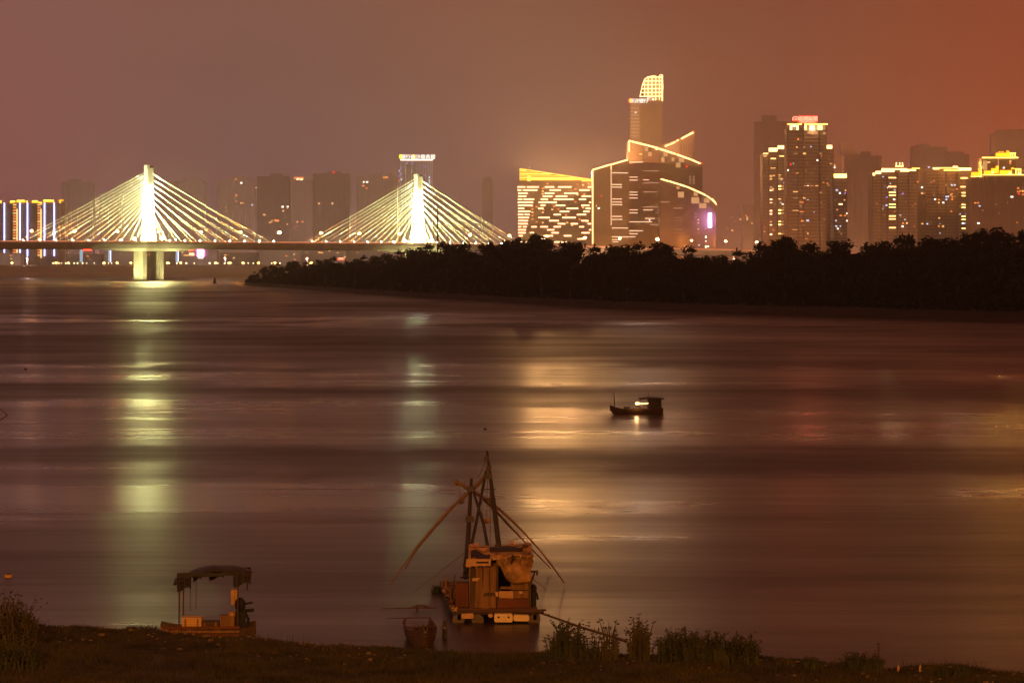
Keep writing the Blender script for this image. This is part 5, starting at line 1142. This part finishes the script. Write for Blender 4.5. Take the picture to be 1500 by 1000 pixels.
M['crate_yellow'] = mat('orange_crate', (.62, .33, .09), .7, .15, 2)
crate('storage_crate', 'orange crate on the deck at the left end of the canopy boat', 'crate', 269, 297, 894, 909, -.5, .5, 'crate_yellow')
crate('storage_crate', 'low dark chest in the middle of the canopy boat', 'chest', 297, 322, 902, 910, -.3, .5, 'wood_dark')
crate('storage_crate', 'brown box at the right end of the canopy boat', 'box', 324, 345, 893, 910, -.4, .5, 'wood')
crate('storage_crate', 'small orange box stacked in front of the outboard motor', 'box', 336, 346, 889, 893.4, -.35, .3, 'crate_yellow', z0=.42+17*kb)

# ---- skiff drawn up end-on to the bank
Yk = 95.4; t = thing('skiff', 'small wooden skiff drawn up end-on to the bank left of the raft', 'skiff', (PX(617, Yk), Yk, .12), math.radians(97))
h_ = hull(3.9, 1.25, .62, .45, .12); hb = h_.build('hull', M['wood_dark'], t, solid=.045)
for x in (-.9, .1, 1.0): MB().box(x-.11, x+.11, -.50, .50, .36, .40).build('thwart', M['wood_dark'], t)
MB().hexa([(-1.85, -.1, .82), (-1.1, -.42, .60), (-1.1, .42, .60), (-1.85, .1, .82), (-1.85, -.1, .85), (-1.1, -.42, .63), (-1.1, .42, .63), (-1.85, .1, .85)]).build('fore_deck', M['wood_dark'], t)
for s_ in (-1, 1): MB().tube([(-1.7, s_*.14, .78), (-.6, s_*.55, .58), (.6, s_*.60, .52), (1.9, s_*.46, .62)], .03, 5).build('gunwale', M['wood_red'], hb)
for i in range(2): MB().tube([(-1.0, -.2+.3*i, .44), (1.7, .1+.12*i, .52)], .025, 5).build('oar', M['bamboo'], t)

# ---- motor boat under way in mid river
Ym = 240.0; t = thing('motor_boat', 'dark fishing boat in mid river with one glaring lamp under its shelter', 'boat', (PX(932, Ym), Ym, 0), math.radians(3)); km = Ym/F
def MP(px, py, dy=0): return Vector(((px-932)*km, dy, PZ(py, Ym)))
h_ = hull(5.2, 1.6, .62, .42, .15); hb = h_.build('hull', M['wood_dark'], t, solid=.06)
MB().box(-1.7, 2.3, -.66, .66, .34, .38).build('deck', M['wood_dark'], t)
for (px, dy) in ((937, -.6), (937, .6), (966, -.6), (966, .6)): MB().tube([MP(px, 602, dy), MP(px, 583, dy)], .035, 5).build('post', M['pole_dark'], t)
def shel(u, v): p = MP(936+36*u, 583-2.0*math.sin(math.pi*(.1+.8*u)), -.8+1.6*v); return (p.x, p.y, p.z-.12*abs(2*v-1)**2)
MB().grid(shel, 10, 6).build('shelter_roof', M['tarp_dark'], t, solid=.05)
a, c = MP(949, 584, .3), MP(968, 604, .3); MB().box(a.x, c.x, -.55, .5, .385, a.z).build('cabin', M['pole_dark'], t)
MB().tube([MP(900, 598, 0), MP(899.4, 575, 0)], [.05, .03], 6).build('mast', M['pole_dark'], t)
MB().tube([MP(950, 582, 0), MP(950, 573, 0)], [.025, .015], 5).build('aerial', M['pole_dark'], t)
MB().box(MP(914, 0).x, MP(922, 0).x, -.4, .4, .385, MP(0, 595.5).z).build('engine_box', M['pole_dark'], t)
lb = MB().tube([MP(936, 581, -.35), MP(932, 589, -.5)], .02, 5).build('lamp_cord', M['rope'], t)
MB().ball(MP(932, 590.2, -.55), .17, .16, .14, 10, 6).build('bulb', G['flame'], lb)
MB().tube([MP(934, 590.4, -.5), MP(941, 590.6, -.45), MP(949.5, 590, -.42)], [.12, .06, .04], 7).build('lamp_tube', G['edge'], lb)
lamp('boat_light', t, MP(931, 593, -.95), 60, (1, .5, .18), radius=.15)

# ---- buoy and floats
Yv = YW(415.0); t = thing('channel_buoy', 'small dark channel buoy on the water right of the bridge pier', 'buoy', (PX(314.5, Yv), Yv, 0)); kk = Yv/F
MB().tube([(0, 0, -.6), (0, 0, .9)], 1.5, 10).build('buoy_body', M['black'], t); MB().tube([(0, 0, .95), (0, 0, 3.3)], [1.15, .8], 8).build('tower', M['black'], t); MB().tube([(0, 0, 3.35), (0, 0, 4.2)], [.5, .5], 8).build('top_mark', M['wood_red'], t)
Yv = YW(845.0); t = thing('fishing_float', 'small orange box shaped float on the water near the left picture edge', 'float', (PX(12.5, Yv), Yv, 0)); MB().box(-.16, .16, -.12, .12, -.06, .13).build('float_body', M['crate_yellow'], t); MB().box(-.06, .06, -.05, .05, .132, .19).build('knob', M['wood_dark'], t)
Yv = YW(541.5); t = thing('fishing_float', 'dark speck of a float far out on the dark band of water at the left', 'float', (PX(37.5, Yv), Yv, 0)); MB().ball((0, 0, .05), .22, .15, .16, 8, 5).build('float_body', M['black'], t); MB().tube([(0, 0, .2), (0, 0, .42)], .03, 5).build('stick', M['black'], t)
Yv = YW(629.5); t = thing('fishing_float', 'dark speck of a float on the water above the raft masts', 'float', (PX(710.5, Yv), Yv, 0)); MB().ball((0, 0, .05), .16, .12, .12, 8, 5).build('float_body', M['black'], t); MB().tube([(0, 0, .15), (0, 0, .3)], .02, 5).build('stick', M['black'], t)
Yv = 150.; t = thing('bent_rod', 'bent bamboo rod reaching into the picture over the water at the left edge', 'rod', (PX(-25, Yv), Yv, 0)); q = lambda x, y: Vector((PX(x, Yv)-PX(-25, Yv), 0, PZ(y, Yv)))
MB().tube([(0, 0, -.5), q(-20, 640), q(-8, 622), q(0, 615), q(11, 608)], [.06, .05, .045, .04, .03], 6).tube([q(11, 608), q(2, 600), q(-10, 596)], [.03, .025, .02], 6).build('rod', M['wood_dark'], t)

# ================================================================== bank vegetation and litter
# grass: nobody could count it
g = MB(); rnd = random.Random(17)
for i in range(34000):
    x = rnd.uniform(-22, 22); sy = shore_y(x); y = sy-.15-rnd.random()**1.3*(sy-79.0)
    if vnoise(x, y, 1.6, 9) < .30 and rnd.random() < .75: continue
    z = bank_z(x, y)
    if z < .10: continue
    cl = vnoise(x, y, 2.6, 11); h = rnd.uniform(.06, .20)*(.5+1.0*cl)*(1.25 if sy-y > 3 else .8)
    for q in range(3):
        dx, dy = rnd.gauss(0, .06), rnd.gauss(0, .06); w = rnd.uniform(.008, .02); lx, ly = rnd.gauss(0, .6)*h, rnd.gauss(0, .5)*h
        g.tri((x+dx-w, y+dy, z-.02), (x+dx+w, y+dy, z-.02), (x+dx+lx, y+dy+ly, z+h*rnd.uniform(.7, 1.2)))
for i in range(5200):
    x = rnd.uniform(-21, 21); sy = shore_y(x); y = sy-.3-rnd.random()*(sy-80)
    if vnoise(x, y, 2.1, 23) < .52 and rnd.random() < .9: continue
    z = bank_z(x, y)
    if z < .12: continue
    h = rnd.uniform(.18, .5); lx, ly = rnd.gauss(0, .3)*h, rnd.gauss(0, .2)*h; w = rnd.uniform(.006, .013)
    g.tri((x-w, y, z-.02), (x+w, y, z-.02), (x+lx, y+ly, z+h))
M['grass'] = mat('bank_grass', (.022, .017, .004), .85, .5, .45, col2=(.046, .033, .007))
tag(g.build('bank_grass', M['grass']), 'short dry grass covering the near river bank', 'grass', kind='stuff')
g = MB(); rnd = random.Random(19)
for i in range(900):
    x = rnd.uniform(-21, 21); y = shore_y(x)-.1-rnd.random()**2*6; z = bank_z(x, y); s = rnd.uniform(.02, .06)*(2 if rnd.random() < .12 else 1)
    g.ball((x, y, z+s*.3), s*rnd.uniform(.8, 1.7), s, s*.7, 6, 4)
tag(g.build('pebbles', mat('shore_pebble', (.20, .125, .07), .9, .4, 3)), 'scattered pebbles and clods along the water edge of the bank', 'pebbles', kind='stuff')
def on_bank(px, py):
    Y = F*EYE/(py-HOR)
    for _ in range(12): Y = F*(EYE-bank_z(PX(px, Y), Y))/(py-HOR)
    return (PX(px, Y), Y, bank_z(PX(px, Y), Y))
W, WG = M['weed'], M['weed_green']
plant('reed_clump', 'tall blurred reed clump at the left picture edge on the bank', 'reeds', on_bank(4, 950), 150, 2.3, 1.2, W, .5, seed=31)
plant('reed_clump', 'thin reed clump just right of the tall one at the left edge', 'reeds', on_bank(36, 942), 60, 1.9, .5, W, .4, seed=32)
plant('reed_clump', 'dark low growth below the reeds at the left picture edge', 'reeds', on_bank(6, 985), 160, 1.3, 1.3, WG, .8, seed=33)
plant('leafy_weed', 'leafy weed with upright sprigs right of the raft front', 'weed', on_bank(829, 966), 60, 1.75, .75, WG, 1.2, seed=34, lean=.16)
plant('leafy_weed', 'slender weeds standing below the end of the gangway pole', 'weed', on_bank(862, 967), 34, 1.15, .6, WG, .8, seed=35, lean=.12)
plant('leafy_weed', 'tall swaying weed rising right of the butt of the gangway pole', 'weed', on_bank(938, 969), 70, 1.75, .45, W, 1.3, seed=36, lean=.14)
plant('leafy_weed', 'pale thin weed swaying above the gangway pole', 'weed', on_bank(896, 968), 22, 1.9, .4, W, .7, seed=37, lean=.12)
plant('leafy_weed', 'thin upright weed between the swaying one and the broad bush', 'weed', on_bank(975, 970), 24, 1.0, .35, WG, .8, seed=38, lean=.12)
for px, py, n, h, sp, sd, lab in ((1000, 968, 150, 1.25, .95, 41, 'broad dark bush at the left of the bush group on the bank'), (1042, 970, 170, 1.15, 1.0, 42, 'dense bush in the middle of the bush group on the bank'), (1084, 972, 110, 1.2, .7, 43, 'ragged bush with thin stalks at the right of the bush group')):
    plant('bank_bush', lab, 'bush', on_bank(px, py), n, h, sp, WG, 1.1, seed=sd, lean=.2)
plant('bank_bush', 'low round dark bush on the bank near the lower right', 'bush', on_bank(1262, 984), 120, .75, .75, WG, 1.2, seed=44)
plant('bank_bush', 'small dark clump on the bank left of the low round bush', 'bush', on_bank(1188, 978), 70, .45, .45, WG, .8, seed=45)
plant('bank_bush', 'low clump on the bank close to the lower right corner', 'bush', on_bank(1396, 990), 70, .45, .7, WG, .8, seed=46)
plant('bank_bush', 'dark tuft on the shore below the raft', 'bush', on_bank(805, 970), 60, .42, .5, WG, .6, seed=47)
plant('bank_bush', 'dark tuft on the shore right of the skiff', 'bush', on_bank(655, 965), 60, .35, .6, WG, .6, seed=48)
plant('leafy_weed', 'single dry stalk rising from the low round bush', 'weed', on_bank(1284, 982), 5, 1.25, .12, W, .4, seed=49, lean=.06)
for i, (px, py, h) in enumerate(((90, 926, .3), (62, 925, .35), (480, 952, .3), (505, 950, .25), (1150, 974, .3), (560, 952, .25), (700, 966, .3))):
    plant('grass_tuft', ('grass tuft on the crest of the bank near the forked twig', 'grass tuft at the far left of the bank crest', 'grass tuft at the shore left of the skiff', 'small grass tuft beside the shore stones left of the skiff', 'grass tuft right of the bush group on the bank', 'grass tuft just left of the skiff', 'grass tuft on the shore under the foam floats')[i], 'grass tuft', on_bank(px, py), 40, h, .4, W, .2, seed=60+i)
o = on_bank(146, 926); t = thing('forked_twig', 'dry forked twig sticking up from the bank crest left of the canopy boat', 'twig', o); kt = o[1]/F
MB().tube([(0, 0, -.05), (.02, 0, .12), (-.14, 0, .30)], [.025, .02, .01], 5).tube([(.02, 0, .12), (.10, 0, .22), (.2, 0, .30)], [.018, .014, .008], 5).tube([(.0, 0, .06), (-.08, .02, .12), (-.18, .02, .13)], [.014, .01, .006], 5).build('twig', M['wood'], t)
for px, lab in ((1316, 'small pale topped bottle on the bank, left one of two'), (1348, 'small pale topped bottle on the bank, right one of two')):
    o = on_bank(px, 983); t = thing('plastic_bottle', lab, 'bottle', o)
    MB().tube([(0, 0, 0), (0, 0, .15), (0, 0, .19), (0, 0, .22)], [.045, .045, .03, .016], 8).build('bottle_body', M['crate_yellow'], t); MB().tube([(0, 0, .221), (0, 0, .255)], .02, 8).build('cap', mat('bottle_cap_lilac', (.42, .36, .6), .5), t)

# ---- road lamps on the embankment behind the viewpoint: the orange light on bank, raft and boats
for (x, y, ax) in ((-20, -9, -8), (17, -11, 6)):
    t = thing('road_lamp', 'tall orange road lamp on the embankment behind the viewpoint', 'street lamp', (x, y, bank_z(x, y)), 0, 'road lamps behind the viewpoint')
    MB().tube([(0, 0, 0), (0, 0, 8), (0, .3, 11), (0, 2.4, 11.6)], [.14, .11, .08, .06], 8).build('pole', M['steel'], t)
    hd = MB().taper(-.2, .2, 2.2, 3.2, 11.45, -.15, .15, 2.3, 3.1, 11.75).build('lamp_head', M['steel'], t)
    MB().ball((0, 2.75, 11.4), .13, .3, .07, 8, 5).build('bulb', G['sodium'], hd)
    lamp('lamp_light', t, (0, 2.75, 11.2), BANK_LAMP_W, (1.0, .40, .07), 'SPOT', aim=(ax-x, 110, -10), cone=120, radius=.2, blend=.6)

# ================================================================== haze
m = bpy.data.materials.new('night_haze'); m.use_nodes = True; t_ = m.node_tree; t_.nodes.clear()
out = t_.nodes.new('ShaderNodeOutputMaterial'); pv = t_.nodes.new('ShaderNodeVolumePrincipled')
pv.inputs['Color'].default_value = (.93, .90, .87, 1); pv.inputs['Density'].default_value = HAZE_DENSITY; pv.inputs['Anisotropy'].default_value = .58
t_.links.new(pv.outputs[0], out.inputs['Volume'])
tag(MB().box(-3400, 3400, -160, 7000, -3.6, 262).build('haze', m), kind='stuff')
